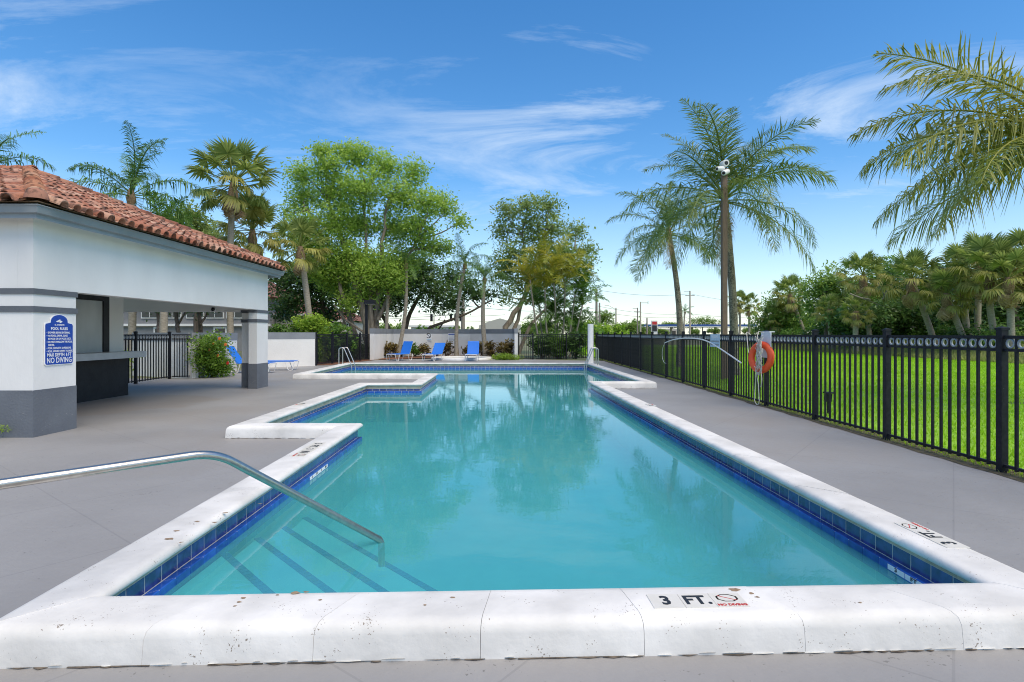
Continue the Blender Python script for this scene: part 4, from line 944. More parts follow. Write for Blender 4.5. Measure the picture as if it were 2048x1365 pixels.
fill('mulch_bed', [(-8.8, 26.2), (-8.3, 26.4), (-7.4, 31.4), (-7.7, 32.3), (-9.5, 33), (-10, 27)], [], .012, mulch_m)

# ------------------------------------------------------------------ palms by the long fence
pinnate_palm('coconut_palm', 'tall coconut palm behind the wooden camera pole', (8.0, 20.2, 0), at(1449, 402, 19.6), 3.9, COCO, 101, 28, .15, .105, cocotrunk_m, 'coconut palms by the fence', 4)
pinnate_palm('coconut_palm', 'smaller leaning coconut palm, farther along the fence', (7.53, 25.0, 0), at(1338, 468, 25.4), 3.1, COCO, 104, 22, .15, .10, cocotrunk_m, 'coconut palms by the fence', 3)
# the near palm whose trunk stands just out of the picture
rp = empty('coconut_palm', (11.75, 11.6, 0), 'yellowish coconut palm whose fronds hang in from the picture edge', 'palm tree', 'coconut palms by the fence')
RT_ = Vector((11.75, 11.6, 5.15)); MB().tube(trunk_path((11.95, 11.6, 0), RT_, random.Random(3)), [.2]*3+[.16]*7, 12).build('trunk', cocotrunk_m, rp)
NEAR = [frond_mesh('frond', 1, R(e), R(d), 96, .28, 120+i, near_l, hang=h*.9, wid=.0084, yellow=y_) for i, (e, d, h, y_) in enumerate(((58, 48, .5, .2), (38, 66, .7, .2), (24, 68, .85, .3), (8, 58, .95, .5), (-10, 44, .95, .7), (-38, 40, .9, 1.0)))]
gg = random.Random(8)
for k, (v, az, L) in enumerate(((0, 172, 4.5), (1, 183, 4.7), (1, 160, 4.5), (2, 190, 4.6), (2, 174, 4.6), (3, 181, 4.5), (3, 204, 4.3), (4, 186, 4.2), (4, 170, 4.0), (5, 196, 3.4), (0, 20, 4), (1, 60, 4), (1, 110, 4), (2, 90, 4), (2, 300, 4), (3, 30, 4), (3, 330, 4), (1, 240, 4.2), (2, 232, 4.0), (3, 140, 4))):
    put_frond(NEAR[v], rp, RT_+Vector((gg.uniform(-.1, .1), gg.uniform(-.1, .1), .15)), R(az), L, R(gg.uniform(-3, 3)), R(gg.uniform(-30, 30)))
# wooden pole with cameras
cp = empty('camera_pole', (6.92, 18.3, 0), 'tall brown wooden pole carrying white security cameras', 'pole')
zt = at(1447, 338, 18.3).z; MB().box(6.84, 7.0, 18.22, 18.38, 0, zt).build('pole', woodpole_m, cp)
def bullet(c, d, L, r):
    k = empty('security_camera', c, None, None); d = Vector(d).normalized(); return MB().tube([Vector(c)-d*L/2, Vector(c)+d*L*.42, Vector(c)+d*L*.5], [r, r, r*.8], 12), MB().tube([Vector(c)+d*L*.5, Vector(c)+d*L*.52], [r*.6, r*.5], 10), k
for c, d, L, r, lab in ((at(1451, 345, 18.1), (-.6, -.7, -.35), .36, .085, 'cream bullet camera angled down near the top of the pole'), (at(1449, 328, 18.2), (.05, -1, -.1), .28, .11, 'white box camera on the very top of the pole'), (at(1440, 338, 18.1), (-.9, -.4, -.2), .26, .08, 'white camera on the palm side of the pole')):
    b_, l_, k = bullet(c, d, L, r); tag(k, lab, 'camera', 'cameras on the pole'); b_.build('shell', cam_m, k); l_.build('lens', lens_m, k)
    MB().tube([c+Vector((0, .05, 0)), (6.92, 18.25, c.z-.05)], .02, 6).build('bracket', cam_m, k)

# ------------------------------------------------------------------ trees behind the pool
tree('ficus_tree', 'big light green multi stemmed fig tree behind the far fence', 35.5,
     [([(738, 728), (735, 650), (712, 560), (680, 470), (655, 400)], .34, .09), ([(745, 728), (752, 640), (762, 540), (770, 430)], .28, .07), ([(730, 728), (700, 640), (682, 580), (672, 500)], .22, .07),
      ([(742, 728), (715, 690), (690, 650), (676, 590)], .16, .06), ([(748, 725), (742, 620), (735, 520), (728, 400)], .2, .06), ([(756, 640), (790, 560), (835, 480)], .13, .05), ([(712, 560), (650, 480), (615, 420)], .1, .04), ([(739, 700), (745, 600), (748, 500)], .07, .05), ([(733, 715), (724, 610), (722, 520)], .06, .04), ([(748, 700), (728, 665), (690, 640), (668, 610)], .10, .05)],
     [(600, 352, 26, 24), (655, 325, 34, 24), (715, 322, 36, 22), (775, 335, 34, 24), (825, 345, 26, 22), (610, 400, 32, 26), (665, 385, 42, 32), (730, 380, 44, 34), (795, 395, 42, 30), (850, 400, 30, 28), (895, 415, 26, 24), (915, 450, 16, 22),
      (605, 450, 36, 28), (660, 450, 42, 34), (720, 450, 42, 34), (785, 460, 42, 32), (845, 465, 36, 26), (640, 505, 38, 28), (700, 515, 42, 32), (765, 520, 40, 32), (815, 520, 30, 24), (670, 555, 30, 22), (730, 560, 34, 24), (880, 490, 24, 14), (700, 600, 24, 16), (790, 565, 26, 20), (612, 500, 30, 28), (645, 545, 30, 24), (690, 565, 34, 24), (740, 600, 30, 18), (775, 545, 32, 28), (620, 540, 24, 22), (850, 500, 26, 16), (720, 535, 36, 28), (570, 420, 14, 26), (640, 302, 22, 12), (690, 302, 26, 10)],
     62000, .21, fig_l, trunk_m, 201, twigs=30, sub=.26)
tree('dark_ficus_tree', 'broad dark leaved tree spreading low behind the light fig', 42,
     [([(655, 728), (650, 640), (640, 590)], .3, .15), ([(790, 728), (815, 640), (840, 590)], .2, .12), ([(800, 728), (770, 640), (740, 590)], .2, .1), ([(815, 700), (860, 655), (930, 630), (985, 600)], .14, .05), ([(830, 728), (870, 670), (890, 640)], .1, .05)],
     [(560, 560, 34, 34), (585, 610, 36, 26), (610, 545, 38, 34), (645, 590, 42, 38), (700, 600, 40, 34), (650, 635, 36, 18), (740, 570, 42, 40), (790, 590, 42, 36), (830, 560, 42, 34), (870, 585, 36, 30), (900, 560, 28, 34), (905, 605, 26, 18), (760, 620, 30, 18), (560, 620, 26, 16), (850, 540, 36, 26), (690, 545, 40, 32), (962, 592, 30, 12), (940, 572, 22, 14)],
     30000, .27, dark_l, darktrunk_m, 211, sub=.3)
tree('sparse_tree', 'airy olive green tree standing right of the palms', 42,
     [([(1012, 728), (1012, 655), (1045, 600), (1075, 540), (1090, 470)], .26, .07), ([(1010, 700), (1035, 640), (1058, 560), (1045, 470)], .18, .05), ([(1030, 728), (1060, 650), (1110, 600), (1160, 560)], .16, .04), ([(1050, 610), (1110, 540), (1150, 500)], .1, .03)],
     [(1020, 425, 24, 20), (1055, 412, 30, 18), (1100, 420, 30, 20), (1012, 465, 24, 24), (1055, 460, 34, 26), (1105, 460, 34, 24), (1145, 470, 24, 18), (1030, 510, 36, 26), (1080, 510, 36, 26), (1130, 505, 32, 22), (1172, 500, 20, 18), (1005, 550, 26, 22), (1050, 555, 36, 26), (1105, 550, 34, 24), (1155, 545, 30, 22), (1185, 530, 14, 16), (1010, 590, 18, 18), (1070, 590, 24, 16)],
     16000, .25, fig2_l, trunk_m, 221, sub=.28)
def pp(label, px, base_py, top, Y, L, seed, lib=QUEEN, n_=15, r0=.13, r1=.09, group='palms in the mulch bed', dead=1, bpx=None, name='queen_palm', tm=None):
    b = at(bpx or px, 700, Y); b.z = 0; t = at(px, top, Y)
    return pinnate_palm(name, label, b, t, L, lib, seed, n_, r0, r1, tm or palmtrunk_m, group, dead)
pp('slim palm nearest the lamp post with a hanging yellow frond', 776, 0, 585, 35.0, 1.5, 301, n_=9, bpx=771, dead=4)
pp('slim palm leaning towards the big fig, arching over the second lounger', 812, 0, 530, 35.0, 2.6, 302, n_=12, bpx=795)
pp('leaning palm rising from behind the notice board', 930, 0, 530, 35.5, 2.2, 303, n_=15, bpx=913)
pp('straight palm behind the lounger nearest the gate', 969, 0, 560, 35.0, 2.3, 304, n_=18, r0=.16, dead=2, bpx=972)
for k, (px, top, L, lib) in enumerate(((1060, 560, 2.0, ARECA), (1090, 580, 2.0, ARECA), (1105, 540, 2.0, ARECA), (1130, 565, 2.1, ARECA), (1150, 590, 1.9, GRARECA), (1165, 610, 1.8, GRARECA), (1080, 620, 2.0, GRARECA), (1115, 640, 2.2, GRARECA), (1145, 655, 2.0, GRARECA), (1095, 665, 1.8, GRARECA), (1160, 670, 1.6, GRARECA))):
    labs = ['yellow areca palm at the near end of the clump by the gate', 'golden areca palm stem second in the clump by the gate', 'tallest yellow areca palm of the clump', 'yellow areca palm over the middle of the clump', 'green areca palm beside the white column, upper', 'green areca palm leaning over the white column', 'green areca palm low over the narrow gate', 'low green areca palm in the middle of the clump', 'low green areca palm beside the white column', 'shortest green areca palm next to the narrow gate', 'lowest green areca palm in the clump near the column']
    b = at(1110+(px-1110)*.55, 700, 34+.25*k); b.z = 0
    pinnate_palm('areca_palm', labs[k], b, at(px, top, 34+.25*k), L*1.28, lib, 320+k, 11, .055, .045, palmtrunk_m, 'areca palms by the gate', 0, False)
# palms beyond the pool house
pinnate_palm('queen_palm', 'feathery queen palm rising behind the pool house roof', (at(262, 700, 26).x, 26, 0), at(262, 392, 26), 3.4, QUEEN, 341, 17, .17, .13, palmtrunk_m, 'palms behind the pool house', 1)
pinnate_palm('queen_palm', 'queen palm at the picture edge, only frond tips above the roof', (at(-40, 700, 24).x, 24, 0), at(-45, 355, 24), 3.2, QUEEN, 342, 16, .17, .13, palmtrunk_m, 'palms behind the pool house', 0)
sabal('tall sabal palm with straight pale trunk above the roof', (at(462, 700, 30).x, 30, 0), at(466, 368, 30), 1.7, 343, 34, 'palms behind the pool house', 4)
sabal('shorter sabal palm beside the tall one over the roof end', (at(508, 700, 33).x, 33, 0), at(505, 462, 33), 1.6, 344, 32, 'palms behind the pool house', 5)
sabal('sabal palm with curved trunk before the dark tree', (at(628, 700, 31).x, 31, 0), at(601, 497, 31), 1.3, 345, 26, 'palms behind the pool house', 6)
pinnate_palm('areca_palm', 'bright green arching palm just over the roof slope', (at(325, 700, 24).x, 24, 0), at(325, 470, 24), 2.0, GRARECA, 346, 16, .16, .12, palmtrunk_m, 'palms behind the pool house', 0, False)
tree('broadleaf_tree', 'olive leaved tree between the palms over the roof', 38, [([(390, 728), (395, 560), (400, 480)], .2, .08)], [(385, 440, 26, 20), (410, 470, 26, 22), (365, 470, 24, 20), (430, 485, 18, 16), (345, 450, 20, 18)], 5000, .26, fig2_l, darktrunk_m, 231, 'palms behind the pool house')
for k, (px, py, Y, lab) in enumerate(((322, 620, 26, 'twisted dark tree seen through the porch by the pale trunk'), (405, 610, 30, 'dark forked tree seen through the porch before the grey house'), (360, 610, 29, 'slender dark tree seen through the middle of the porch'))):
    tree('courtyard_tree', lab, Y, [([(px, 728), (px-3, 668), (px-5, 640), (px-9, 590)], .13, .08), ([(px-4, 650), (px+7, 632), (px+16, 612)], .06, .04)], [(px-25, 590, 26, 16), (px+22, 595, 26, 16), (px, 575, 30, 18), (px-12, 615, 12, 6)], 2600, .2, dark_l, darktrunk_m, 240+k, 'courtyard trees')

# ------------------------------------------------------------------ shrubs
hib = bush('hibiscus_bush', 'bright green hibiscus bush with red flowers by the gate', (-10.0, 19.25, .72), (.50, .85, .80), 5600, .11, leafmat('hibiscus_leaf', (.07, .17, .02), (.32, .50, .06), transl=.4), 401, 'bush', lobes=18)
fg = random.Random(4)
FLOW = MB().lathe([(0, 0), (.035, .012), (.06, .035), (.05, .04), (.02, .02), (0, .03)], 10).mesh('flower', mat('hibiscus_red', (.55, .02, .015), (.62, .06, .02), 8, .5))
FLOW2 = MB().lathe([(0, 0), (.035, .012), (.055, .03), (.045, .035), (0, .02)], 10).mesh('flower', mat('hibiscus_orange', (.62, .19, .03), (.60, .10, .03), 8, .5))
for px, py, me in ((457, 727, FLOW), (428, 688, FLOW2), (440, 678, FLOW2), (437, 712, FLOW2), (420, 700, FLOW2), (452, 690, FLOW2)):
    p = at(px, py, 18.75); o = link('flower', me, hib, rot=(R(80), 0, R(fg.uniform(-40, 40)))); o.location = p-hib.location
bush('hedge_bush', 'yellow green hedge behind the entrance fence', (-13.0, 17.6, .5), (.7, 1.7, .6), 3600, .10, lime_l, 405, group='bushes beyond the fence')
bush('hedge_bush', 'clipped hedge seen between counter and fence post', (-12.6, 15.0, .5), (.6, 1.3, .55), 2600, .10, lime_l, 406, group='bushes beyond the fence')
bush('clusia_bush', 'olive bush over the white wall panel, nearest the pier', (*at(565, 655, 28).to_2d(), 1.5), (.9, .7, .55), 2600, .16, bush_l, 407, group='bushes over the wall')
bush('schefflera_bush', 'lime green bush topping the white wall panel', (*at(620, 645, 28.5).to_2d(), 1.7), (1.2, .8, .7), 3400, .17, lime_l, 408, group='bushes over the wall')
bush('fern_bush', 'ferny green bush growing over the dark iron fence', (*at(668, 665, 30).to_2d(), 1.2), (1.2, .9, .8), 3000, .2, bush_l, 409, group='bushes over the wall')
for k, (px, py, Y, rx, rz, lab) in enumerate(((640, 705, 28.6, .5, .6, 'leafy fern behind the fence next to the wall panel'), (670, 710, 30, .7, .6, 'leafy fern behind the fence and ladder'), (700, 705, 31.5, .7, .7, 'dark shrub behind the fence near the fig trunk'), (725, 700, 33.5, .8, .8, 'dark shrub between fig trunk and lamp post'))):
    c = at(px, py, Y); bush('fence_shrub', lab, (c.x-.3, c.y, .65), (rx, .5, rz), 1500, .18, (lime_l if k < 2 else dark_l), 410+k, group='shrubs behind the dark fence', wid=.3)
cro = ((765, 'purple croton before the palm next to the lamp post'), (783, 'reddish croton between the two slim palms'), (801, 'low croton behind the leftmost lounger'), (830, 'small green croton right of the leftmost lounger'), (849, 'dark bushy croton under the no smoking sign'), (872, 'dark croton behind the middle lounger'), (894, 'tall yellow red croton before the notice board'), (936, 'dark croton right of the leaning palm'), (958, 'croton behind the lounger nearest the gate'), (985, 'croton right of the straight palm'), (1010, 'large yellow and maroon croton by the narrow gate'))
for k, (px, lab) in enumerate(cro):
    Y = 34.2 if px in (765, 783, 985, 1010) else 35.6; c = at(px, 690, Y); big = px == 1010
    bush('croton_shrub', lab, (c.x, Y-(1.4 if big else 0), .48 if not big else .6), (.55 if big else .36, .35, .6 if big else .42), 900 if big else 420, .22, bush_l if px == 830 else croton_l, 430+k, 'shrub', 'crotons in the mulch bed', sub=.1, lobes=7, wid=.34)
bush('grass_tuft', 'bright green grass tuft at the foot of the large croton', (*at(1010, 714, 31.6).to_2d(), .14), (.85, .4, .16), 1500, .22, lime_l, 445, 'grass tuft', wid=.12, stem=False)
bush('grass_tuft', 'thin grass tuft at the foot of the front pier', (-7.08, 7.94, .04), (.14, .05, .035), 90, .08, lime_l, 446, 'grass tuft', wid=.1, stem=False, sub=.05)
for k, (px, lab) in enumerate(((1085, 'dense dark shrub behind the iron fence next to the gate'), (1115, 'broad leaved shrub in the middle of the planted fence'), (1148, 'dark shrub behind the iron fence next to the white column'))):
    c = at(px, 700, 33.6); bush('fence_shrub', lab, (c.x, 33.3, .75), (.75, .45, .8), 2000, .26, (bush_l if k == 1 else dark_l), 450+k, group='shrubs behind the planted fence', wid=.28)
for k, (px, lab) in enumerate(((1205, 'lime shrub beyond the corner of the long fence'), (1225, 'rounded yellow green shrub beyond the long fence'), (1180, 'palm like shrub behind the white column'))):
    c = at(px, 655, 46+k*3); bush('roadside_shrub', lab, (c.x, c.y, 1.3), (1.6, 1.2, 1.2), 1800, .28, lime_l, 455+k, group='roadside shrubs')

# ------------------------------------------------------------------ woodland on the right
sab = [(1580, 590, 1615, 60, 1.5, 'leaning sabal palm at the far end of the woodland'), (1726, 553, 1742, 43, 1.35, 'slender sabal palm with brown skirt before the green trees'), (1822, 560, 1872, 38.5, 1.5, 'leaning sabal palm with a full brown skirt, third along'),
       (1925, 548, 1938, 36.5, 1.35, 'tall sabal palm under the hanging coconut fronds'), (1893, 590, 1935, 36, 1.3, 'low sabal palm crowded against its taller neighbour'), (1978, 545, 1995, 34, 1.5, 'sabal palm with leaning trunk beside the pale trunk'), (2016, 558, 2022, 32.5, 1.35, 'pale trunked sabal palm behind the nearest fence post'),
       (1960, 522, 1955, 38, 1.35, 'highest sabal palm of the woodland'), (2058, 525, 2060, 33, 1.4, 'sabal palm cut by the picture edge'), (1660, 620, 1662, 46, 1.0, 'small sabal palm buried in the green trees'), (1545, 640, 1545, 62, 1.2, 'low sabal palm at the open end of the woodland'), (1712, 625, 1712, 41, .9, 'young sabal palm low among dark leaves')]
for k, (px, py, bx_, Y, s, lab) in enumerate(sab):
    b = at(bx_, 680, Y); b.z = float(lawn_h(np.array(b.x), np.array(Y)))-.05; t = at(px, py, Y); sabal(lab, b, t, s, 500+k, 30, 'sabal palms of the woodland', 14, .19, .7)
wt = [(1600, 66, [(1600, 652, 46, 18), (1550, 655, 40, 16)], dark_l, 'low dark tree filling the back of the open woodland end'), (1755, 54, [(1700, 650, 50, 22), (1770, 650, 50, 24), (1820, 648, 44, 24)], dark_l, 'low dark tree deep behind the slender palm'), (1880, 50, [(1870, 648, 50, 26), (1930, 645, 50, 28)], wood_l, 'low green tree deep behind the crowded palms'), (2010, 46, [(1990, 645, 50, 30), (2060, 640, 50, 34)], dark_l, 'low dark tree deep behind the pale trunk'), (1560, 62, [(1560, 620, 40, 34), (1530, 645, 30, 22), (1590, 640, 36, 26)], wood_l, 'low green tree at the open end of the woodland'), (1650, 52, [(1640, 590, 36, 36), (1670, 560, 34, 28), (1650, 630, 44, 34), (1690, 600, 34, 34)], wood_l, 'dark green tree between the first two sabal palms'),
      (1760, 48, [(1770, 545, 46, 26), (1740, 590, 40, 34), (1790, 585, 46, 38), (1760, 625, 46, 30)], bush_l, 'rounded bright tree top behind the slender sabal palm'), (1830, 45, [(1840, 600, 48, 40), (1810, 630, 48, 30), (1870, 570, 40, 40)], dark_l, 'dark tree behind the third sabal palm'),
      (1940, 42, [(1930, 580, 50, 50), (1900, 630, 50, 36), (1980, 600, 50, 50), (1950, 640, 50, 30)], dark_l, 'dark tree filling the gaps among the tall palms'), (2030, 38, [(2040, 590, 50, 60), (2010, 640, 50, 36), (2070, 560, 40, 50)], dark_l, 'dark tree at the picture edge behind the palms'),
      (1710, 44, [(1700, 640, 44, 24), (1740, 645, 40, 20), (1790, 640, 44, 24)], dark_l, 'dark spreading tree with bare grey branches')]
for k, (px, Y, cl, lm, lab) in enumerate(wt):
    tree('woodland_tree', lab, Y, [([(px, 690), (px+4, 640), (px-4, 590)], .2, .08)], cl, 7000, .34, lm, darktrunk_m, 520+k, 'woodland trees', sub=.36, dep=.8)
for k, px in enumerate((1540, 1590, 1640, 1690, 1745, 1800, 1850, 1905, 1960, 2010)):
    Y = 62-(px-1540)*.058; Y = max(Y, 31.5); c = at(px, 668, Y-1.2)
    lab = ['low shrub at the open end of the woodland edge', 'green shrub under the leaning far sabal palm', 'leafy shrub before the first dark woodland tree', 'pale shrub between the far palms at the wood edge', 'glossy shrub at the foot of the slender sabal palm', 'dark shrub left of the third sabal trunk', 'bright shrub at the foot of the third sabal palm', 'round bright shrub before the crowded palms', 'low dark shrub under the leaning trunk', 'shrub at the foot of the pale trunked palm'][k]
    bush('woodland_shrub', lab, (c.x, c.y, 1.15), (1.7, 1.1, .95), 2300, .24, (bush_l if k in (1, 3, 6, 7) else wood_l if k % 2 else dark_l), 540+k, group='shrubs at the woodland edge', sub=.2, lobes=11)
g2 = random.Random(12); dbr = empty('dead_branch', at(1750, 680, 41), 'bare grey branch sticking out of the dark woodland', 'branch')
for a, b in (((1700, 588), (1770, 615)), ((1765, 600), (1790, 560)), ((1740, 600), (1715, 592)), ((1770, 590), (1756, 565))): MB().tube(bend(at(*a, 40), at(*b, 40), g2, .06), [.06, .05, .045, .04, .03, .02, .015], 6).build('limb', utility_m, dbr)

# ------------------------------------------------------------------ far buildings, street
roofred_m = mat('far_roof', (.17, .07, .05), (.23, .10, .07), 3, .9); farwall_m = mat('far_wall', (.50, .47, .41), (.56, .53, .47), 2, .9); greywall_m = mat('grey_house', (.20, .20, .205), (.24, .24, .245), 2, .9)
glass_m = mat('window_glass', (.03, .035, .04), rough=.1); trimw_m = mat('white_trim', (.70, .70, .68), rough=.6)
ap = empty('apartment_house', at(380, 690, 48), 'grey two storey apartment house with red roof seen through the porch', 'house'); ap.location.z = 0
xa, xb = at(180, 0, 48).x, at(532, 0, 48).x
MB().box(xa, xb, 48, 60, 0, 4.6).build('wall', greywall_m, ap)
MB().add([(xa-.8, 47.2, 4.55), (xb+.8, 47.2, 4.55), (xb+.8, 61, 4.55), (xa-.8, 61, 4.55), (xa+4, 54, 7.2), (xb-4, 54, 7.2)], [(0, 1, 5, 4), (1, 2, 5), (2, 3, 4, 5), (3, 0, 4), (0, 3, 2, 1)]).build('roof', roofred_m, ap)
MB().box(xa-.4, xb+.4, 47.7, 47.95, 2.1, 2.3).build('storey_band', trimw_m, ap)
for px in (300, 345, 390, 400+30, 470, 505):
    c = at(px, 640, 47.9); w_ = MB().box(c.x-.75, c.x+.75, 47.88, 47.98, 2.75, 4.05).build('window', trimw_m, ap); MB().box(c.x-.66, c.x+.66, 47.85, 47.879, 2.84, 3.96).build('pane', glass_m, w_)
    MB().box(c.x-.02, c.x+.02, 47.83, 47.849, 2.84, 3.96).build('mullion', trimw_m, w_)
for px in (320, 440):
    c = at(px, 660, 47.9); d_ = MB().box(c.x-.55, c.x+.55, 47.9, 47.98, .05, 2.05).build('door', trimw_m, ap); MB().box(c.x-.42, c.x+.42, 47.87, 47.899, .3, 1.9).build('pane', glass_m, d_)
for i_, (p0, p1, Y, lab, top) in enumerate(((520, 618, 50, 'cream house with hipped red roof left of the curved palm', 650), (600, 690, 56, 'cream gabled house right of the curved palm', 648))):
    h_ = empty('house', (at(p0, 690, Y).x, Y, 0), lab, 'house', 'houses behind the wall'); x0, x1 = at(p0, 0, Y).x, at(p1, 0, Y).x; zt = at(0, 628 if i_ == 0 else 640, Y).z; zr = at(0, 592 if i_ == 0 else 615, Y).z
    MB().box(x0, x1, Y, Y+9, 0, zt).build('wall', farwall_m, h_); xm = (x0+x1)/2
    MB().add([(x0-.4, Y-.5, zt-.05), (x1+.4, Y-.5, zt-.05), (x1+.4, Y+9.5, zt-.05), (x0-.4, Y+9.5, zt-.05), (xm-1, Y+4.5, zr), (xm+1, Y+4.5, zr)], [(0, 1, 5, 4), (1, 2, 5), (2, 3, 4, 5), (3, 0, 4), (0, 3, 2, 1)]).build('roof', roofred_m, h_)
    MB().box(x0-.42, x1+.42, Y-.56, Y-.51, zt-.2, zt-.0).build('fascia', trimw_m, h_)
    c = (x0+x1)/2; w_ = MB().box(c+.6, c+1.6, Y-.06, Y-.01, 1.4, 2.4).build('window', trimw_m, h_); MB().box(c+.68, c+1.52, Y-.08, Y-.061, 1.48, 2.32).build('pane', glass_m, w_)
# petrol station
gs = empty('petrol_station', (at(1265, 0, 190).x, 190, 0), 'long low petrol station canopy with blue and white edge', 'petrol station'); x0, x1 = at(1266, 0, 190).x, at(1514, 0, 190).x
MB().box(x0, x1, 190, 206, 3.7, 4.05).build('canopy_edge', trimw_m, gs); MB().box(x0-.05, x1+.05, 189.9, 206.1, 4.05, 4.6).build('blue_band', mat('station_blue', (.02, .07, .26), rough=.5), gs)
for px in (1300, 1342, 1384, 1430, 1470, 1500): c = at(px, 0, 196); MB().box(c.x-.3, c.x+.3, 195.7, 196.3, 0, 3.7).build('canopy_post', farwall_m, gs)
MB().box(at(1290, 0, 214).x, at(1370, 0, 214).x, 214, 224, 0, 3.4).build('shop', farwall_m, gs)
for k in range(5): c = at(1298+k*16, 0, 214); MB().box(c.x-1, c.x+1, 213.9, 213.98, .6, 2.6).build('shop_window', glass_m, gs)
ps = empty('price_sign', (at(1310, 0, 170).x, 170, 0), 'tall thin station sign with red and dark panels', 'sign'); c = at(1309, 640, 170)
MB().box(c.x-.9, c.x+.9, 170, 170.4, 0, 5.4).build('panel', trimw_m, ps); MB().box(c.x-.7, c.x+.7, 169.9, 169.98, 4.2, 5.1).build('red_panel', print_r, ps); MB().box(c.x-.7, c.x+.7, 169.9, 169.98, 2.2, 4.0).build('dark_panel', print_k, ps)
wb = empty('warehouse', (at(1000, 0, 75).x, 75, 0), 'low pale building with arched roof beyond the curved wall', 'building')
x0, x1 = at(958, 0, 75).x, at(1042, 0, 75).x; pr_ = [(x0, 0), (x1, 0), (x1, 2.55)]+[(x1+(x0-x1)*k/10, 2.55+.95*(1-abs(k/5-1))**.8) for k in range(1, 10)]+[(x0, 2.55)]
MB().prism(pr_, lambda u, v, d: (u, d, v), 75, 92).build('wall', mat('warehouse_wall', (.44, .43, .39), rough=.9), wb)
lo = empty('low_building', (at(860, 0, 90).x, 90, 0), 'flat white building far behind the curved wall', 'building'); MB().box(at(822, 0, 90).x, at(905, 0, 90).x, 90, 100, 0, 2.5).build('wall', trimw_m, lo); MB().box(at(818, 0, 90).x, at(908, 0, 90).x, 89.6, 100.4, 2.5, 2.8).build('roof', trimw_m, lo)
# poles, wires, signals
poles = [(1193, 578, 95, utility_m, 0, 'thick utility pole at the left of the sky gap'), (1199, 606, 120, utility_m, 0, 'thin pole just right of the thick one'), (1232, 616, 120, concpole_m, 1, 'street light pole with thin arm'), (1281, 604, 125, concpole_m, 2, 'pole with a side bracket left of the station sign'), (1275, 616, 140, utility_m, 3, 'thin pole with crossbar behind the bracket pole'), (1294, 636, 150, utility_m, 0, 'short dark pole by the station shop'), (1380, 582, 110, concpole_m, 3, 'utility pole with crossarm between the coconut palms'), (926, 590, 60, utility_m, 0, 'wooden utility pole behind the leaning palm')]
for px, top, Y, m_, kind, lab in poles:
    c = at(px, top, Y); u_ = empty('utility_pole', (c.x, Y, 0), lab, 'utility pole', 'poles along the road'); w_ = .16 if kind != 0 else .2
    MB().tube([(c.x, Y, 0), (c.x, Y, c.z)], [w_*1.25, w_*.85], 10).build('pole', m_, u_)
    if kind == 1: MB().tube([(c.x, Y, c.z-.4), (c.x-1.6, Y, c.z+.5), (c.x-2.4, Y, c.z+.5)], .05, 6).build('lamp_arm', m_, u_)
    if kind == 2: MB().box(c.x, c.x+1.7, Y-.06, Y+.06, c.z-.3, c.z-.18).build('bracket', m_, u_); MB().box(c.x+1.6, c.x+1.7, Y-.05, Y+.05, c.z-.5, c.z+.1).build('insulator', wire_m, u_)
    if kind == 3: MB().box(c.x-.9, c.x+.9, Y-.06, Y+.06, c.z-.95, c.z-.83).build('crossarm', utility_m, u_); MB().box(c.x-1.2, c.x+.1, Y-.06, Y+.06, c.z-.25, c.z-.16).build('crossarm', utility_m, u_)
def wire(lab, a, b, sag=.6):
    a, b = Vector(a), Vector(b); o = MB().tube([a.lerp(b, t)-Vector((0, 0, sag*4*t*(1-t))) for t in [i/14 for i in range(15)]], .022, 4).build('power_line', wire_m); tag(o, lab, 'power line', 'overhead power lines')
wire('highest power line crossing to the crossarm pole', at(1193, 580, 95), at(1380, 588, 110)); wire('power line running on behind the coconut trunk', at(1380, 588, 110), at(1560, 606, 120))
wire('second power line under the highest one', at(1193, 612, 95), at(1380, 628, 110)); wire('lower power line of the pair over the station', at(1193, 622, 95), at(1380, 634, 110)); wire('power line continuing low to the woodland', at(1380, 628, 110), at(1600, 632, 120))
wire('power line behind the curved wall, upper', at(700, 622, 60), at(926, 625, 60)); wire('power line behind the curved wall, lower', at(700, 632, 60), at(1193, 636, 95)); wire('power line towards the thick pole', at(926, 612, 60), at(1193, 616, 95))
sl_ = empty('street_light', (at(868, 0, 80).x, 80, 0), 'curved street light beside the hanging traffic signal', 'street light'); c = at(868, 625, 80); MB().tube(smooth_path([(c.x, 80, 0), (c.x, 80, c.z), (c.x-.5, 80, c.z+.4)], .3), .07, 6).build('pole', utility_m, sl_)
for k, (px, lab) in enumerate(((863, 'black traffic signal next to the street light'), (902, 'black traffic signal above the notice board'), (911, 'black traffic signal left of the wooden pole'), (921, 'black traffic signal behind the wooden pole'))):
    c = at(px, 636, 78); ts = empty('traffic_signal', c, lab, 'traffic light', 'traffic signals'); MB().box(c.x-.17, c.x+.17, 77.9, 78.1, c.z-.5, c.z+.5).build('housing', print_k, ts)
    for q in range(3): MB().lathe([(.13, -.16), (.14, -.10), (.0, -.105)], 8, (c.x, 78, c.z+.32-.32*q), 'y').build('lamp', iron_m, ts)
    MB().tube([(c.x, 78, c.z+.5), (c.x, 78, c.z+.75)], .02, 5).build('hanger', wire_m, ts)
wire('signal cable above the curved wall', at(840, 628, 78), at(1010, 630, 78), .25)
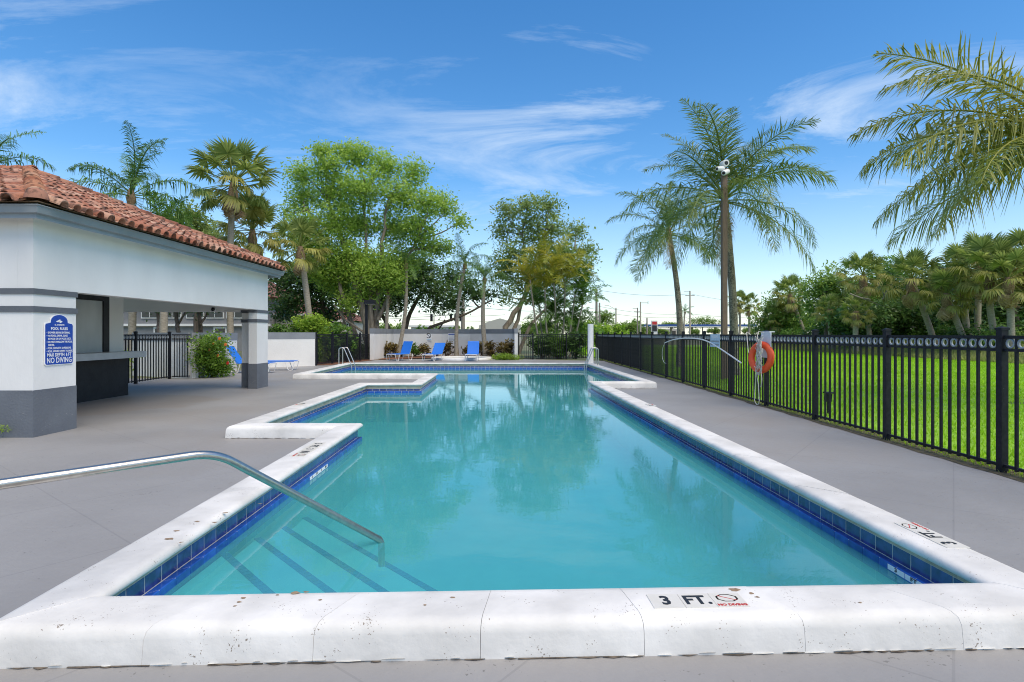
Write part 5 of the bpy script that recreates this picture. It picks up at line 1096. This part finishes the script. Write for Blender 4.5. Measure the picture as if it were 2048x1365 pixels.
# far trees on the skyline
for k, (px, py, rx, ry, Y, lab) in enumerate(((1405, 645, 34, 16, 240, 'rounded tree behind the station canopy'), (1345, 650, 24, 8, 240, 'low tree line behind the station'), (1212, 636, 20, 20, 130, 'green tree behind the thick utility pole'), (1258, 655, 18, 10, 150, 'small brown green tree left of the station'), (1330, 664, 14, 7, 170, 'clipped bush by the station shop'), (1392, 663, 12, 7, 170, 'clipped round bush below the canopy'), (1428, 662, 12, 7, 170, 'second clipped round bush below the canopy'), (1500, 662, 16, 8, 150, 'clipped bush by the small palms'), (1300, 660, 20, 6, 200, 'low dark tree left of the price sign'))):
    c = at(px, py, Y); r_ = (rx*Y/F, rx*Y/F*.6, ry*Y/F); root = empty('far_tree', (c.x, Y, 0), lab, 'tree', 'far trees'); gk = random.Random(600+k)
    MB().tube([(c.x, Y, 0), (c.x, Y, c.z)], [.3, .15], 6).build('trunk', darktrunk_m, root)
    cl = [((c.x+gk.uniform(-.7, .7)*r_[0], Y+gk.uniform(-.5, .5)*r_[1], c.z+gk.uniform(-.4, .35)*r_[2]), tuple(q*.55 for q in r_)) for _ in range(9)]
    foliage('crown', cl, 2600, .05*rx*Y/F+.25, wood_l, root, 610+k, sub=.05*rx*Y/F+.1, per=10)
for k, (px, py, Y, lab) in enumerate(((1477, 606, 100, 'small sabal palm right of the big trunk, left of two'), (1497, 612, 100, 'small sabal palm right of the big trunk, right of two'))): sabal(lab, (at(px, 0, Y).x, Y, 0), at(px, py, Y), 1.7, 630+k, 24, 'small far palms', 2, .2)
pinnate_palm('far_palm', 'tiny feathery palm behind the leaning coconut trunk', (at(1370, 0, 130).x, 130, 0), at(1370, 625, 130), 2.6, QUEEN, 640, 14, .2, .15, palmtrunk_m, 'small far palms', 0)
for k in range(7):
    px = 845+k*22; c = at(px, 652, 85); bush('roadside_shrub', ['low hedge piece behind the curved wall at its left end', 'hedge piece left of the traffic signals', 'hedge piece under the traffic signals', 'hedge piece behind the notice board', 'hedge piece beside the wooden pole', 'hedge piece before the warehouse', 'hedge piece at the warehouse end'][k], (c.x, 85, 1.6), (1.4, 1, 1.2), 700, .35, wood_l if k % 2 else bush_l, 650+k, group='hedge beyond the wall')
for k in range(14):
    px = [520, 560, 600, 640, 690, 740, 790, 1040, 1075, 1110, 1150, 1180, 1240, 1275][k]; Y = 160+12*(k % 3); c = at(px, 655, Y); root = empty('horizon_tree', (c.x, Y, 0), 'distant skyline tree '+['behind the pier', 'behind the roof end', 'over the cream house', 'right of the curved palm', 'behind the big fig trunks', 'left of the slim palms', 'right of the slim palms', 'behind the narrow gate', 'behind the first areca', 'behind the areca clump', 'behind the last areca', 'behind the white column', 'right of the street light', 'left of the price sign'][k], 'tree', 'skyline trees')
    gk = random.Random(700+k); MB().tube([(c.x, Y, 0), (c.x, Y, 2.5)], [.3, .2], 6).build('trunk', darktrunk_m, root)
    foliage('crown', [((c.x+gk.uniform(-4, 4), Y+gk.uniform(-2, 2), gk.uniform(1.6, 4.2)), (2.4, 2, 1.7)) for _ in range(6)], 1500, .8, wood_l, root, 720+k, sub=.6, per=8)
print('roof tiles', ntile, 'objects', len(bpy.data.objects))
